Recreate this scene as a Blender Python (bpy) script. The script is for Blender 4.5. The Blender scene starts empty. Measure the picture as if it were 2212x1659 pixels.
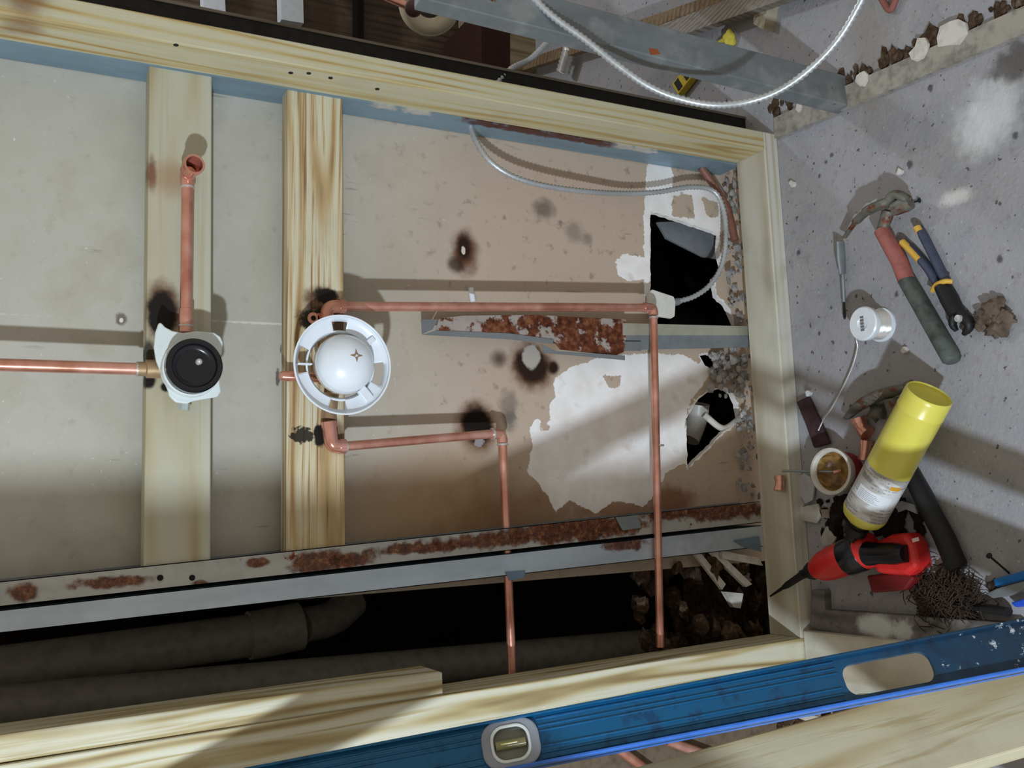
import bpy, bmesh, math, random
import numpy as np
from mathutils import Vector, Matrix, noise as mn
from mathutils.geometry import delaunay_2d_cdt
C = bpy.context.scene
COL = C.collection
V = Vector
# ------------------------------------------------------------------ camera
F_PX, CX, CY = 2100.1, 1106.0, 829.5
CAM_R = Matrix(((-0.03991178, 0.99158207, -0.12317488),
                (-0.47501718, -0.1272814, -0.87072276),
                (-0.87907095, 0.02375809, 0.47609854)))
CAM_C = V((-0.72968059, -1.46807981, 1.46981078))
cd = bpy.data.cameras.new('camera'); cam = bpy.data.objects.new('camera', cd); COL.objects.link(cam)
cd.sensor_fit = 'HORIZONTAL'; cd.sensor_width = 36.0; cd.lens = 36.0 * F_PX / 2212.0
cd.clip_start = 0.02
cam.matrix_world = Matrix.Translation(CAM_C) @ CAM_R.to_4x4()
C.camera = cam
# ------------------------------------------------------------------ light
C.view_settings.view_transform = 'Standard'; C.view_settings.look = 'None'
C.view_settings.exposure = 0.14; C.view_settings.gamma = 1.0; C.view_settings.use_curve_mapping = False
LAMP = V((-1.95, -1.95, 1.68))
def srgb(r, g, b, a=1.0):
    f = lambda c: (c/255)/12.92 if c/255 <= 0.04045 else (((c/255)+0.055)/1.055)**2.4
    return (f(r), f(g), f(b), a)
w = bpy.data.worlds.new('world'); C.world = w; w.use_nodes = True
bg = w.node_tree.nodes['Background']
bg.inputs[0].default_value = (1.0, 0.92, 0.76, 1); bg.inputs[1].default_value = 0.40
ld = bpy.data.lights.new('work_lamp', 'POINT'); lo = bpy.data.objects.new('work_lamp', ld); COL.objects.link(lo)
lo.location = LAMP; ld.energy = 186; ld.color = (0.80, 0.93, 1.04); ld.shadow_soft_size = 0.04
l2 = bpy.data.lights.new('next_room_fill', 'POINT'); o2 = bpy.data.objects.new('next_room_fill', l2); COL.objects.link(o2)
o2.location = (.95, .75, 1.75); l2.energy = 26; l2.color = (0.86, 0.94, 1.0); l2.shadow_soft_size = 0.06  # added lamp out of view, brightens the next room's dark floor

# ------------------------------------------------------------------ pixel rays -> places on real planes
def ray(x, y): return CAM_R @ V(((x-CX)/F_PX, -(y-CY)/F_PX, -1.0))
def onY(x, y, Y): d = ray(x, y); return CAM_C + d*((Y-CAM_C.y)/d.y)
def onX(x, y, X): d = ray(x, y); return CAM_C + d*((X-CAM_C.x)/d.x)
def onZ(x, y, Z=0.0): d = ray(x, y); return CAM_C + d*((Z-CAM_C.z)/d.z)
def onD(x, y, D): return CAM_C + ray(x, y)*D

# ------------------------------------------------------------------ object helpers
def tag(o, label=None, cat=None, group=None, kind=None):
    if label: o['label'] = label
    if cat: o['category'] = cat
    if group: o['group'] = group
    if kind: o['kind'] = kind
    return o
def thing(name, label, cat, loc, group=None):
    o = bpy.data.objects.new(name, None); COL.objects.link(o); o.location = loc; o.empty_display_size = 0.02
    return tag(o, label, cat, group)
def basis(axis, hint=None):
    a = V(axis).normalized(); h = V(hint) if hint else (V((0, 0, 1)) if abs(a.z) < 0.9 else V((1, 0, 0)))
    u = (h - a*h.dot(a)).normalized(); return u, a.cross(u), a
def fillet(pts, r, n=5):
    pts = [V(p) for p in pts]; out = [pts[0]]
    for i in range(1, len(pts)-1):
        a, b, c = pts[i-1], pts[i], pts[i+1]
        d1 = (a-b); d2 = (c-b); rr = min(r, d1.length*.49, d2.length*.49)
        p1 = b+d1.normalized()*rr; p2 = b+d2.normalized()*rr
        for k in range(n+1):
            t = k/n; out.append(p1*(1-t)**2 + b*2*t*(1-t) + p2*t*t)
    out.append(pts[-1]); return out
def catmull(pts, n=8):
    pts = [V(p) for p in pts]; q = [pts[0]*2-pts[1]]+pts+[pts[-1]*2-pts[-2]]; out = []
    for i in range(1, len(q)-2):
        p0, p1, p2, p3 = q[i-1:i+3]
        for k in range(n):
            t = k/n
            out.append(.5*((2*p1)+(p2-p0)*t+(2*p0-5*p1+4*p2-p3)*t*t+(3*p1-p0-3*p2+p3)*t**3))
    out.append(pts[-1]); return out
def resample(pts, step):
    out = [pts[0]]; acc = 0
    for a, b in zip(pts, pts[1:]):
        L = (b-a).length; 
        while acc+L >= step and L > 0:
            t = (step-acc)/L; a = a+(b-a)*t; out.append(a.copy()); L = (b-a).length; acc = 0
        acc += L
    return out
class MB:
    def __init__(s): s.v = []; s.f = []; s.loc = []
    def add(s, vs, fs, loc=None):
        n = len(s.v); s.v += [V(p) for p in vs]; s.f += [tuple(i+n for i in f) for f in fs]
        s.loc += ([tuple(l) for l in loc] if loc else [tuple(p) for p in vs]); return s
    def obox(s, o, a, b, c, L0=0.0, na=1, nc=1):
        o, a, b, c = V(o), V(a), V(b), V(c)
        la, lb, lc = a.length, b.length, c.length
        vs = []; lo = []
        for k in (0, 1):
            for j in (0, 1):
                for i in (0, 1):
                    vs.append(o+a*i+b*j+c*k); lo.append((la*i, lb*j, lc*k+L0))
        fs = [(0, 2, 3, 1), (4, 5, 7, 6), (0, 1, 5, 4), (2, 6, 7, 3), (0, 4, 6, 2), (1, 3, 7, 5)]
        return s.add(vs, fs, lo)
    def box(s, lo, hi):
        lo, hi = V(lo), V(hi); d = hi-lo
        return s.obox(lo, (d.x, 0, 0), (0, d.y, 0), (0, 0, d.z))
    def tube(s, pts, r, n=14, caps=True, flat=1.0, hint=None):
        pts = [V(p) for p in pts]; m = len(pts); rs = r if isinstance(r, (list, tuple)) else [r]*m
        t = (pts[1]-pts[0]).normalized(); u, w_, _ = basis(t, hint); vs = []; loc = []; L = 0
        for i, p in enumerate(pts):
            if i: L += (p-pts[i-1]).length
            tt = (pts[min(i+1, m-1)]-pts[max(i-1, 0)])
            if tt.length > 1e-9: tt.normalize()
            else: tt = t
            u = (u-tt*u.dot(tt)).normalized(); w_ = tt.cross(u)
            for k in range(n):
                a = 2*math.pi*k/n; q = u*math.cos(a)*rs[i]+w_*math.sin(a)*rs[i]*flat
                vs.append(p+q); loc.append((math.cos(a)*rs[i], math.sin(a)*rs[i], L))
        fs = [(i*n+k, i*n+(k+1) % n, (i+1)*n+(k+1) % n, (i+1)*n+k) for i in range(m-1) for k in range(n)]
        if caps: fs += [tuple(range(n-1, -1, -1)), tuple((m-1)*n+k for k in range(n))]
        return s.add(vs, fs, loc)
    def lathe(s, o, axis, prof, n=32, hint=None, sx=1.0, sy=1.0, a0=0, a1=2*math.pi, caps=False):
        o = V(o); u, w_, a = basis(axis, hint); vs = []; loc = []; m = len(prof)
        full = abs(a1-a0-2*math.pi) < 1e-6; nn = n if full else n+1
        for r, h in prof:
            for k in range(nn):
                t = a0+(a1-a0)*k/n; vs.append(o+a*h+u*math.cos(t)*r*sx+w_*math.sin(t)*r*sy)
                loc.append((math.cos(t)*r, math.sin(t)*r, h))
        fs = []
        for i in range(m-1):
            for k in range(n):
                k2 = (k+1) % nn
                fs.append((i*nn+k, i*nn+k2, (i+1)*nn+k2, (i+1)*nn+k))
        return s.add(vs, fs, loc)
    def prism(s, poly, ext):
        ext = V(ext); n = len(poly); poly = [V(p) for p in poly]
        fs = [tuple(range(n)), tuple(n+k for k in range(n-1, -1, -1))]+[(k, n+k, n+(k+1) % n, (k+1) % n) for k in range(n)]
        return s.add(poly+[p+ext for p in poly], fs)
    def lump(s, c, r, seed=0, sub=2, sq=(1, 1, 1), amp=.35, fr=1.3):
        bm = bmesh.new(); bmesh.ops.create_icosphere(bm, subdivisions=sub, radius=1.0)
        vs = []
        for v in bm.verts:
            q = v.co.copy(); k = 1+amp*mn.noise(q*fr+V((seed*7.3, seed*1.7, seed*3.1)))*1.6
            vs.append(V(c)+V((q.x*sq[0], q.y*sq[1], q.z*sq[2]))*r*k)
        fs = [tuple(v.index for v in f.verts) for f in bm.faces]; bm.free()
        return s.add(vs, fs)
    def build(s, name, mat, parent=None, origin=None, smooth=None, bevel=0, solid=0, sub=0):
        me = bpy.data.meshes.new(name)
        if parent is not None: org = V(parent['_o']) if '_o' in parent else parent.location.copy()
        elif origin is not None: org = V(origin)
        else:
            xs = [p.x for p in s.v]; ys = [p.y for p in s.v]; zs = [p.z for p in s.v]
            org = V(((min(xs)+max(xs))/2, (min(ys)+max(ys))/2, min(zs)))
        me.from_pydata([tuple(p-org) for p in s.v], [], s.f); me.update()
        at = me.attributes.new('loc', 'FLOAT_VECTOR', 'POINT'); at.data.foreach_set('vector', [c for l in s.loc for c in l])
        bm = bmesh.new(); bm.from_mesh(me); bmesh.ops.recalc_face_normals(bm, faces=bm.faces); bm.to_mesh(me); bm.free()
        if smooth is not None:
            me.shade_smooth(); me.set_sharp_from_angle(angle=math.radians(smooth))
        o = bpy.data.objects.new(name, me); COL.objects.link(o)
        if mat: me.materials.append(mat)
        if parent is not None:
            o.parent = parent; ABS[o.name] = org
        else: o.location = org
        if bevel:
            m = o.modifiers.new('bevel', 'BEVEL'); m.width = bevel; m.segments = 2; m.limit_method = 'ANGLE'; m.angle_limit = .6
        if solid:
            m = o.modifiers.new('solid', 'SOLIDIFY'); m.thickness = solid; m.offset = 0
        if sub:
            m = o.modifiers.new('sub', 'SUBSURF'); m.levels = sub; m.render_levels = sub
        return o
ABS = {}
def build_sub(mb, name, mat, part, **k):
    """a sub-part: the part's own origin equals its thing's origin (parts sit at local 0)"""
    root = part.parent; o = mb.build(name, mat, root, **k); o.parent = part; return o
def top(o, label, cat, group=None): return tag(o, label, cat, group)
def struct(o): return tag(o, kind='structure')

# ------------------------------------------------------------------ material helpers
class N:
    def __init__(s, name):
        s.m = bpy.data.materials.new(name); s.m.use_nodes = True; s.t = s.m.node_tree
        s.b = s.t.nodes['Principled BSDF']; s._pos = None; s._loc = None
    def n(s, t): return s.t.nodes.new(t)
    def lk(s, a, b): s.t.links.new(a, b)
    def put(s, sock, val):
        if val is None: return
        if hasattr(val, 'node'): s.lk(val, sock)
        elif isinstance(val, (int, float)):
            try: sock.default_value = val
            except Exception: sock.default_value = (val, val, val)
        else:
            v = tuple(val); d = len(sock.default_value); sock.default_value = (v+(1.0,))[:d] if len(v) < d else v[:d]
    @property
    def pos(s):
        if s._pos is None: s._pos = s.n('ShaderNodeNewGeometry').outputs['Position']
        return s._pos
    @property
    def loc(s):
        if s._loc is None:
            a = s.n('ShaderNodeAttribute'); a.attribute_name = 'loc'; s._loc = a.outputs['Vector']
        return s._loc
    def attr(s, nm): a = s.n('ShaderNodeAttribute'); a.attribute_name = nm; return a.outputs['Fac']
    def vm(s, op, a, b=None):
        x = s.n('ShaderNodeVectorMath'); x.operation = op; s.put(x.inputs[0], a); s.put(x.inputs[1], b)
        return x.outputs['Value'] if op in ('LENGTH', 'DOT_PRODUCT', 'DISTANCE') else x.outputs['Vector']
    def ma(s, op, a, b=None, clamp=False):
        x = s.n('ShaderNodeMath'); x.operation = op; x.use_clamp = clamp; s.put(x.inputs[0], a); s.put(x.inputs[1], b); return x.outputs[0]
    def noise(s, vec, scale, detail=4, rough=.55, dist=0, color=False):
        x = s.n('ShaderNodeTexNoise'); s.put(x.inputs['Vector'], vec); s.put(x.inputs['Scale'], scale)
        x.inputs['Detail'].default_value = detail; x.inputs['Roughness'].default_value = rough; x.inputs['Distortion'].default_value = dist
        return x.outputs['Color'] if color else x.outputs[0]
    def voro(s, vec, scale):
        x = s.n('ShaderNodeTexVoronoi'); s.put(x.inputs['Vector'], vec); s.put(x.inputs['Scale'], scale); return x.outputs['Distance']
    def mr(s, v, a, b, c=0.0, d=1.0, smooth=True):
        x = s.n('ShaderNodeMapRange'); x.interpolation_type = 'SMOOTHSTEP' if smooth else 'LINEAR'
        for i, q in enumerate((v, a, b, c, d)): s.put(x.inputs[i], q)
        return x.outputs[0]
    def ramp(s, fac, stops):
        x = s.n('ShaderNodeValToRGB'); s.put(x.inputs[0], fac); e = x.color_ramp.elements
        while len(e) < len(stops): e.new(.5)
        for el, (p, c) in zip(e, stops): el.position = p; el.color = c if len(c) == 4 else tuple(c)+(1,)
        return x.outputs[0]
    def mix(s, f, a, b, mode='MIX'):
        x = s.n('ShaderNodeMix'); x.data_type = 'RGBA'; x.blend_type = mode
        s.put(x.inputs[0], f); s.put(x.inputs[6], a); s.put(x.inputs[7], b); return x.outputs[2]
    def blob(s, c, r, soft=.25, namt=.5, nscale=30, nz=None):
        """soft-edged patch around the world point c with radii r, ragged by noise"""
        d = s.vm('SUBTRACT', s.pos, c); d = s.vm('DIVIDE', d, r); L = s.vm('LENGTH', d)
        k = nz if nz is not None else s.noise(s.pos, nscale, 3)
        L = s.ma('ADD', L, s.ma('MULTIPLY', s.ma('SUBTRACT', k, .5), namt*2))
        return s.mr(L, 1+soft, 1-soft)
    def bump(s, h, strength=.3, dist=.002):
        x = s.n('ShaderNodeBump'); s.put(x.inputs['Height'], h); x.inputs['Strength'].default_value = strength
        x.inputs['Distance'].default_value = dist; s.lk(x.outputs[0], s.b.inputs['Normal'])
    def done(s, col, rough=.6, metal=0.0, spec=.5):
        s.put(s.b.inputs['Base Color'], col); s.put(s.b.inputs['Roughness'], rough); s.put(s.b.inputs['Metallic'], metal)
        s.put(s.b.inputs['Specular IOR Level'], spec); return s.m
def spots(m, col, sp):
    """sp: (centre, radii, colour, soft, ragged, noise scale, strength)"""
    for c, r, cc, soft, na, ns, k in sp:
        if callable(cc): cc = cc(m)
        f = m.blob(c, r, soft, na, ns)
        if k < 1: f = m.ma('MULTIPLY', f, k)
        col = m.mix(f, col, cc)
    return col
def wood(name, light, mid, dark, freq=60, pith=(.04, -.08), wob=.012, seed=0, sp=(), zst=.10, dirt=.25, fine=.25, sharp=1.0, dirtcol=None, streak=75, streakamt=.55):
    m = N(name); off = (seed*.37, seed*.91, seed*1.7)
    p = m.vm('ADD', m.loc, off); ps = m.vm('MULTIPLY', p, (1, 1, zst))
    nc = m.noise(ps, 7.0, 2, color=True); d = m.vm('MULTIPLY', m.vm('SUBTRACT', nc, (.5, .5, .5)), (wob*8, wob*8, 0))
    q = m.vm('ADD', m.vm('MULTIPLY', m.loc, (1, 1, 0)), d); q = m.vm('SUBTRACT', q, (pith[0], pith[1], 0))
    rad = m.vm('LENGTH', m.vm('MULTIPLY', q, (1, 1, 0)))
    rings = m.ma('MULTIPLY', m.ma('ADD', m.ma('SINE', m.ma('MULTIPLY', rad, freq*2*math.pi)), 1), .5)
    rings = m.ma('POWER', rings, 2.2*sharp)
    fn = m.noise(m.vm('MULTIPLY', p, (1, 1, .02)), 420, 3)
    big = m.noise(m.vm('MULTIPLY', p, (1, 1, .15)), 16, 3)
    rings = m.ma('MULTIPLY', rings, m.mr(big, .30, .62, .1, .85))
    st = m.noise(m.vm('MULTIPLY', m.vm('ADD', p, m.vm('MULTIPLY', d, (.6, .6, 0))), (1, 1, .012)), streak, 3, .6)
    rings = m.ma('MAXIMUM', rings, m.ma('MULTIPLY', m.mr(st, .50, .68), streakamt))
    col = m.ramp(rings, [(0, light), (.45, mid), (1, dark)])
    col = m.mix(m.ma('MULTIPLY', m.mr(fn, .45, .75), fine), col, mid)
    dn = m.noise(m.pos, 9, 5); col = m.mix(m.ma('MULTIPLY', m.mr(dn, .5, .8), dirt), col, dirtcol or srgb(150, 140, 115))
    col = spots(m, col, sp)
    m.bump(m.ma('ADD', rings, fn), .15, .0008)
    return m.done(col, .62, 0, .3)
def metal(name, base, rough=.35, rust=None, scale=14, rustamt=(.6, .66), sp=(), paint=None):
    m = N(name); nz = m.noise(m.pos, scale, 6, .65); n2 = m.noise(m.pos, 60, 4)
    col = m.mix(m.mr(m.noise(m.vm('MULTIPLY', m.pos, (1, 1, .25)), 24, 5), .35, .75), base, tuple(c*.80 for c in base[:3])+(1,))
    met = 0.55; 
    if paint: col = m.mix(m.ma('MULTIPLY', m.mr(m.noise(m.pos, 16, 5), .5, .68), .55), col, paint)
    if rust:
        rc = m.ramp(m.noise(m.pos, 90, 5), [(.3, srgb(66, 34, 22)), (.5, srgb(112, 60, 38)), (.7, srgb(150, 100, 70))])
        col = m.mix(m.mr(nz, rustamt[0], rustamt[1]), col, rc)
    col = spots(m, col, sp)
    m.bump(n2, .1, .001)
    return m.done(col, m.mr(n2, .2, .8, rough, rough+.25), met, .5)
def plastic(name, col, rough=.35, spec=.5, var=.12, coat=0):
    m = N(name); n = m.noise(m.pos, 45, 3)
    c = m.mix(m.ma('MULTIPLY', m.mr(n, .4, .75), var), col, tuple(x*.45 for x in col[:3])+(1,))
    if coat: m.b.inputs['Coat Weight'].default_value = coat
    return m.done(c, rough, 0, spec)
def copper(name, bright=1.0, rough=.3):
    m = N(name); n = m.noise(m.pos, 26, 3, .5); n2 = m.noise(m.pos, 9, 3)
    c = m.ramp(n, [(.3, srgb(200, 134, 114)), (.5, srgb(218, 156, 138)), (.7, srgb(232, 178, 162))])
    c = m.mix(m.ma('MULTIPLY', m.mr(n2, .5, .7), .45), c, srgb(168, 100, 66))
    return m.done(c, m.mr(n, .3, .7, rough-.08, rough+.06), .7, .6)


BURN = srgb(20, 13, 10); SCORCH = srgb(92, 56, 34)
M_STUD = wood('stud_pine', srgb(192, 186, 160), srgb(186, 170, 124), srgb(156, 116, 58), freq=70, pith=(.07, .02), wob=.014, seed=1, sharp=1.3, fine=.4, streak=60, streakamt=.7, sp=[(tuple(onY(45, 18, .03)), (.03, .05, .035), srgb(120, 84, 58), .5, .5, 25, .8)])
M_LSTUD = wood('left_stud_pine', srgb(208, 204, 184), srgb(182, 166, 124), srgb(118, 90, 54), freq=48, pith=(.03, -.03), wob=.022, seed=4, dirt=.3)
M_PLATE = wood('plate_pine', srgb(204, 202, 192), srgb(196, 190, 174), srgb(176, 164, 140), freq=60, pith=(.05, -.2), wob=.006, zst=.04, streakamt=.35, seed=2, dirt=.6, dirtcol=srgb(150, 146, 132))
M_BLOCKA = wood('blocking_pine_pale', srgb(184, 182, 164), srgb(178, 170, 144), srgb(158, 142, 108), freq=75, pith=(.045, -.25), wob=.008, seed=3, dirt=.2, sp=[
    (tuple(onY(350, 672, .092)), (.045, .03, .026), SCORCH, .35, .35, 40, .9),
    (tuple(onY(350, 678, .092)), (.038, .03, .022), BURN, .2, .3, 60, 1),
    (tuple(onY(322, 765, .092)), (.022, .03, .010), BURN, .4, .4, 60, .9),
    (tuple(onY(320, 822, .092)), (.012, .03, .011), BURN, .3, .3, 60, 1),
    (tuple(onY(358, 836, .092)), (.007, .03, .008), BURN, .3, .2, 60, 1),
    (tuple(onY(328, 372, .092)), (.026, .03, .007), srgb(96, 54, 30), .5, .5, 60, .85),
    (tuple(onY(372, 385, .092)), (.026, .03, .032), srgb(150, 104, 66), .8, .6, 40, .5)])
M_BLOCKB = wood('blocking_pine_striped', srgb(206, 200, 176), srgb(184, 158, 116), srgb(116, 82, 52), freq=70, pith=(.055, -.05), wob=.010, streak=150, streakamt=.9, seed=6, fine=.5, sp=[
    (tuple(onY(690, 648, .092)), (.022, .03, .026), SCORCH, .4, .35, 70, .9),
    (tuple(onY(705, 640, .092)), (.014, .03, .022), BURN, .2, .4, 90, 1),
    (tuple(onY(680, 690, .092)), (.022, .03, .028), BURN, .25, .5, 90, .95),
    (tuple(onY(735, 690, .092)), (.03, .03, .022), SCORCH, .5, .4, 60, .9),
    (tuple(onY(652, 940, .092)), (.013, .03, .018), BURN, .15, .8, 150, .95),
    (tuple(onY(690, 940, .092)), (.021, .03, .010), BURN, .2, .5, 90, 1),
    (tuple(onY(728, 940, .092)), (.025, .03, .014), SCORCH, .5, .4, 60, .8)])
M_FRONT = wood('foreground_pine', srgb(196, 188, 160), srgb(180, 164, 128), srgb(144, 116, 78), freq=14, pith=(.05, -.3), wob=.05, seed=9, dirt=.5)
M_OLDWOOD = wood('old_grey_wood', srgb(140, 132, 124), srgb(120, 112, 104), srgb(84, 78, 70), freq=50, pith=(.04, -.06), wob=.006, seed=8, dirt=.5, dirtcol=srgb(90, 84, 78))
M_BROWNWOOD = wood('brown_wood', srgb(128, 108, 84), srgb(110, 90, 66), srgb(70, 52, 36), freq=60, pith=(.04, -.06), wob=.008, seed=12, dirt=.5, dirtcol=srgb(60, 50, 40))
GALV = srgb(140, 146, 150)
M_GALV = metal('galvanised_steel', GALV, .38)
M_GALVBLUE = metal('blue_galvanised_steel', srgb(122, 142, 162), .38)
M_RUSTY = metal('rusted_galvanised_steel', srgb(150, 148, 140), .5, rust=True, scale=13, rustamt=(.53, .6))
def rustcol(m): return m.ramp(m.noise(m.pos, 120, 6, .7), [(.35, srgb(62, 36, 26)), (.5, srgb(104, 60, 40)), (.62, srgb(140, 92, 60)), (.72, srgb(168, 140, 110))])
def rsp(x, y, Y, r): return (tuple(onY(x, y, Y)), r, rustcol, .3, .9, 50, .95)
M_FLANGE = metal('flange_steel', srgb(184, 184, 180), .48, rust=True, scale=18, rustamt=(.64, .68), sp=[
    rsp(250, 1258, .088, (.009, .03, .05)), rsp(690, 1212, .088, (.017, .03, .05)), rsp(760, 1208, .088, (.012, .03, .04)),
    rsp(900, 1185, .088, (.008, .03, .10)), rsp(1060, 1168, .088, (.014, .03, .12)), rsp(1200, 1148, .088, (.022, .03, .14)),
    rsp(1330, 1135, .088, (.014, .03, .07)), rsp(1270, 1140, .088, (.024, .03, .12)), rsp(1560, 1105, .088, (.018, .03, .13)), rsp(1440, 1112, .088, (.010, .03, .08)), rsp(560, 1215, .088, (.006, .03, .02)), rsp(430, 1262, .088, (.006, .03, .012)), rsp(50, 1280, .088, (.014, .03, .018))])
M_FLANGE2 = metal('clean_flange_steel', srgb(192, 204, 216), .34, sp=[rsp(1350, 1175, .088, (.012, .03, .05))])
M_DARKMETAL = metal('dark_steel', srgb(44, 44, 44), .6)
M_COPPER = copper('copper_pipe'); M_COPPER2 = copper('bright_copper', rough=.2)
M_SOLDER = metal('solder', srgb(205, 205, 200), .22)
M_BRASS = metal('brass', srgb(176, 148, 116), .28)
M_WHITE = plastic('white_plastic', srgb(226, 232, 240), .3, .5, .10)
M_MILK = plastic('milky_plastic', srgb(214, 222, 222), .35, .5, .10)
M_BLACK = plastic('black_plastic', srgb(16, 17, 24), .25, .5, .05)
M_RUBBER = plastic('black_rubber', srgb(24, 24, 26), .55, .4, .5)
M_CHROME = metal('chrome', srgb(225, 225, 225), .12)
M_PVC = plastic('grey_pvc', srgb(134, 128, 118), .5, .3, .5)

def timber(name, label, cat, o, W, T, L, mat, group=None, L0=0.0, bevel=.0025):
    b = MB().obox(o, W, T, L, L0); ob = b.build(name, mat, bevel=bevel); return tag(ob, label, cat, group)
# ================================================================== SETTING
def poly_sdf(P, poly):
    """signed distance (inside positive) of Nx2 points to a polygon"""
    P = np.asarray(P); poly = np.asarray(poly); n = len(poly); d = np.full(len(P), 1e9); ins = np.zeros(len(P), bool)
    for i in range(n):
        a, b = poly[i], poly[(i+1) % n]; e = b-a; w_ = P-a
        t = np.clip((w_@e)/max(e@e, 1e-12), 0, 1); q = w_-np.outer(t, e); d = np.minimum(d, np.hypot(q[:, 0], q[:, 1]))
        c = ((a[1] > P[:, 1]) != (b[1] > P[:, 1])) & (P[:, 0] < (b[0]-a[0])*(P[:, 1]-a[1])/((b[1]-a[1]) if b[1] != a[1] else 1e-12)+a[0])
        ins ^= c
    return np.where(ins, d, -d)
PY = .155
def pp(pts, Y=PY): return [(lambda q: (q.x, q.z))(onY(x, y, Y)) for x, y in pts]
HOLE1 = pp([(1405, 456), (1450, 470), (1500, 486), (1556, 506), (1552, 540), (1562, 580), (1543, 602), (1548, 640), (1570, 660), (1590, 705), (1500, 712), (1405, 700)])
HOLE2 = pp([(1482, 905), (1508, 862), (1530, 846), (1560, 838), (1582, 850), (1592, 872), (1598, 905), (1580, 922), (1562, 932), (1535, 962), (1500, 995), (1485, 1014)])
HOLE3 = pp([(1512, 768), (1530, 764), (1550, 774), (1557, 800), (1550, 812), (1542, 800), (1522, 788)])
GYP = [pp([(1150, 960), (1142, 925), (1160, 905), (1190, 912), (1186, 880), (1200, 850), (1196, 820), (1225, 795), (1300, 772), (1400, 762), (1480, 768), (1540, 800), (1520, 830), (1490, 870), (1480, 905), (1482, 1000), (1440, 1020), (1420, 1060), (1390, 1095), (1330, 1080), (1290, 1110), (1230, 1080), (1200, 1110), (1170, 1050), (1140, 1020)]),
       pp([(1398, 345), (1445, 352), (1460, 385), (1455, 410), (1555, 400), (1575, 440), (1560, 505), (1405, 458), (1403, 640), (1392, 640), (1390, 460), (1396, 400)]),
       pp([(1330, 560), (1350, 548), (1395, 555), (1398, 600), (1360, 610), (1335, 595)])]
BROWNP = [pp([(1300, 812), (1345, 812), (1335, 840), (1318, 838)]), pp([(1165, 915), (1190, 915), (1185, 930), (1168, 930)]),
          pp([(1460, 350), (1545, 372), (1550, 400), (1450, 412)]), pp([(1452, 425), (1495, 420), (1500, 475), (1452, 465)]), pp([(1515, 425), (1552, 440), (1552, 470), (1528, 468)])]
xs = np.arange(-.872, .09, .008); zs = np.arange(-.03, 1.78, .008)
gx, gz = np.meshgrid(xs, zs); gx = gx+np.where(np.arange(len(zs))[:, None] % 2 == 0, 0, .001)
G = np.stack([gx.ravel(), gz.ravel()], 1)
holes = [HOLE1, HOLE2, HOLE3]
def rough_poly(poly, step=.006, amp=.0022, seed=0):
    out = []
    for i in range(len(poly)):
        a = V((*poly[i], 0)); b = V((*poly[(i+1) % len(poly)], 0)); n = max(1, int((b-a).length/step))
        for k in range(n):
            p = a.lerp(b, k/n); out.append((p.x+amp*mn.noise(V((p.x*90, p.y*90, seed))), p.y+amp*mn.noise(V((p.x*90, p.y*90, seed+9)))))
    return out
holes = [rough_poly(h, seed=i) for i, h in enumerate(holes)]
keep = np.ones(len(G), bool)
for h in holes: keep &= np.abs(poly_sdf(G, h)) > .002
pts2 = [V((a, b)) for a, b in G[keep]]; edges = []
for h in holes:
    s0 = len(pts2); pts2 += [V(p) for p in h]; edges += [(s0+i, s0+(i+1) % len(h)) for i in range(len(h))]
vo, eo, fo, _, _, _ = delaunay_2d_cdt(pts2, edges, [], 0, 1e-6)
VO = np.array([(p.x, p.y) for p in vo]); FO = np.array([tuple(f) for f in fo]); cen = VO[FO].mean(1)
kf = np.ones(len(FO), bool)
for h in holes: kf &= poly_sdf(cen, h) < 0
mb = MB(); mb.add([(a, PY+.0015*mn.noise(V((a*6, b*6, 0))), b) for a, b in VO], [tuple(int(i) for i in f) for f in FO[kf]])
mP = N('drywall_back_paper')
p = mP.pos; n1 = mP.noise(p, 5, 5, .6); n2 = mP.noise(p, 38, 6, .65); n3 = mP.noise(mP.vm('MULTIPLY', p, (6, 1, 1)), 60, 4)
col = mP.ramp(n1, [(.3, srgb(170, 166, 154)), (.55, srgb(182, 178, 168)), (.75, srgb(166, 160, 146))])
sepz = mP.n('ShaderNodeSeparateXYZ'); mP.lk(p, sepz.inputs[0])
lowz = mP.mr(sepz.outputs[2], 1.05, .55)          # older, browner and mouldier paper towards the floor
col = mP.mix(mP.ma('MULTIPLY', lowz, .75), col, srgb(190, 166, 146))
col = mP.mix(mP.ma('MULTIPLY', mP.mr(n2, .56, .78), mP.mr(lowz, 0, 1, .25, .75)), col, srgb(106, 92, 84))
strk = mP.noise(mP.vm('MULTIPLY', p, (1, 1, .12)), 70, 2); col = mP.mix(mP.ma('MULTIPLY', mP.mr(strk, .70, .76), .35), col, srgb(92, 88, 84))
col = mP.mix(mP.ma('MULTIPLY', mP.mr(mP.noise(p, 160, 2), .7, .78), .5), col, srgb(230, 226, 220))
seam = mP.attr('seam'); col = mP.mix(mP.ma('MULTIPLY', mP.mr(seam, -.0035, -.0005), .6), col, srgb(226, 220, 208))
DB = srgb(44, 27, 20)
def pb(x, y, rx, rz, c, soft=.3, na=.35, ns=40, k=1.0): q = onY(x, y, PY); return (tuple(q), (rx, .05, rz), c, soft, na, ns, k)
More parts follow.
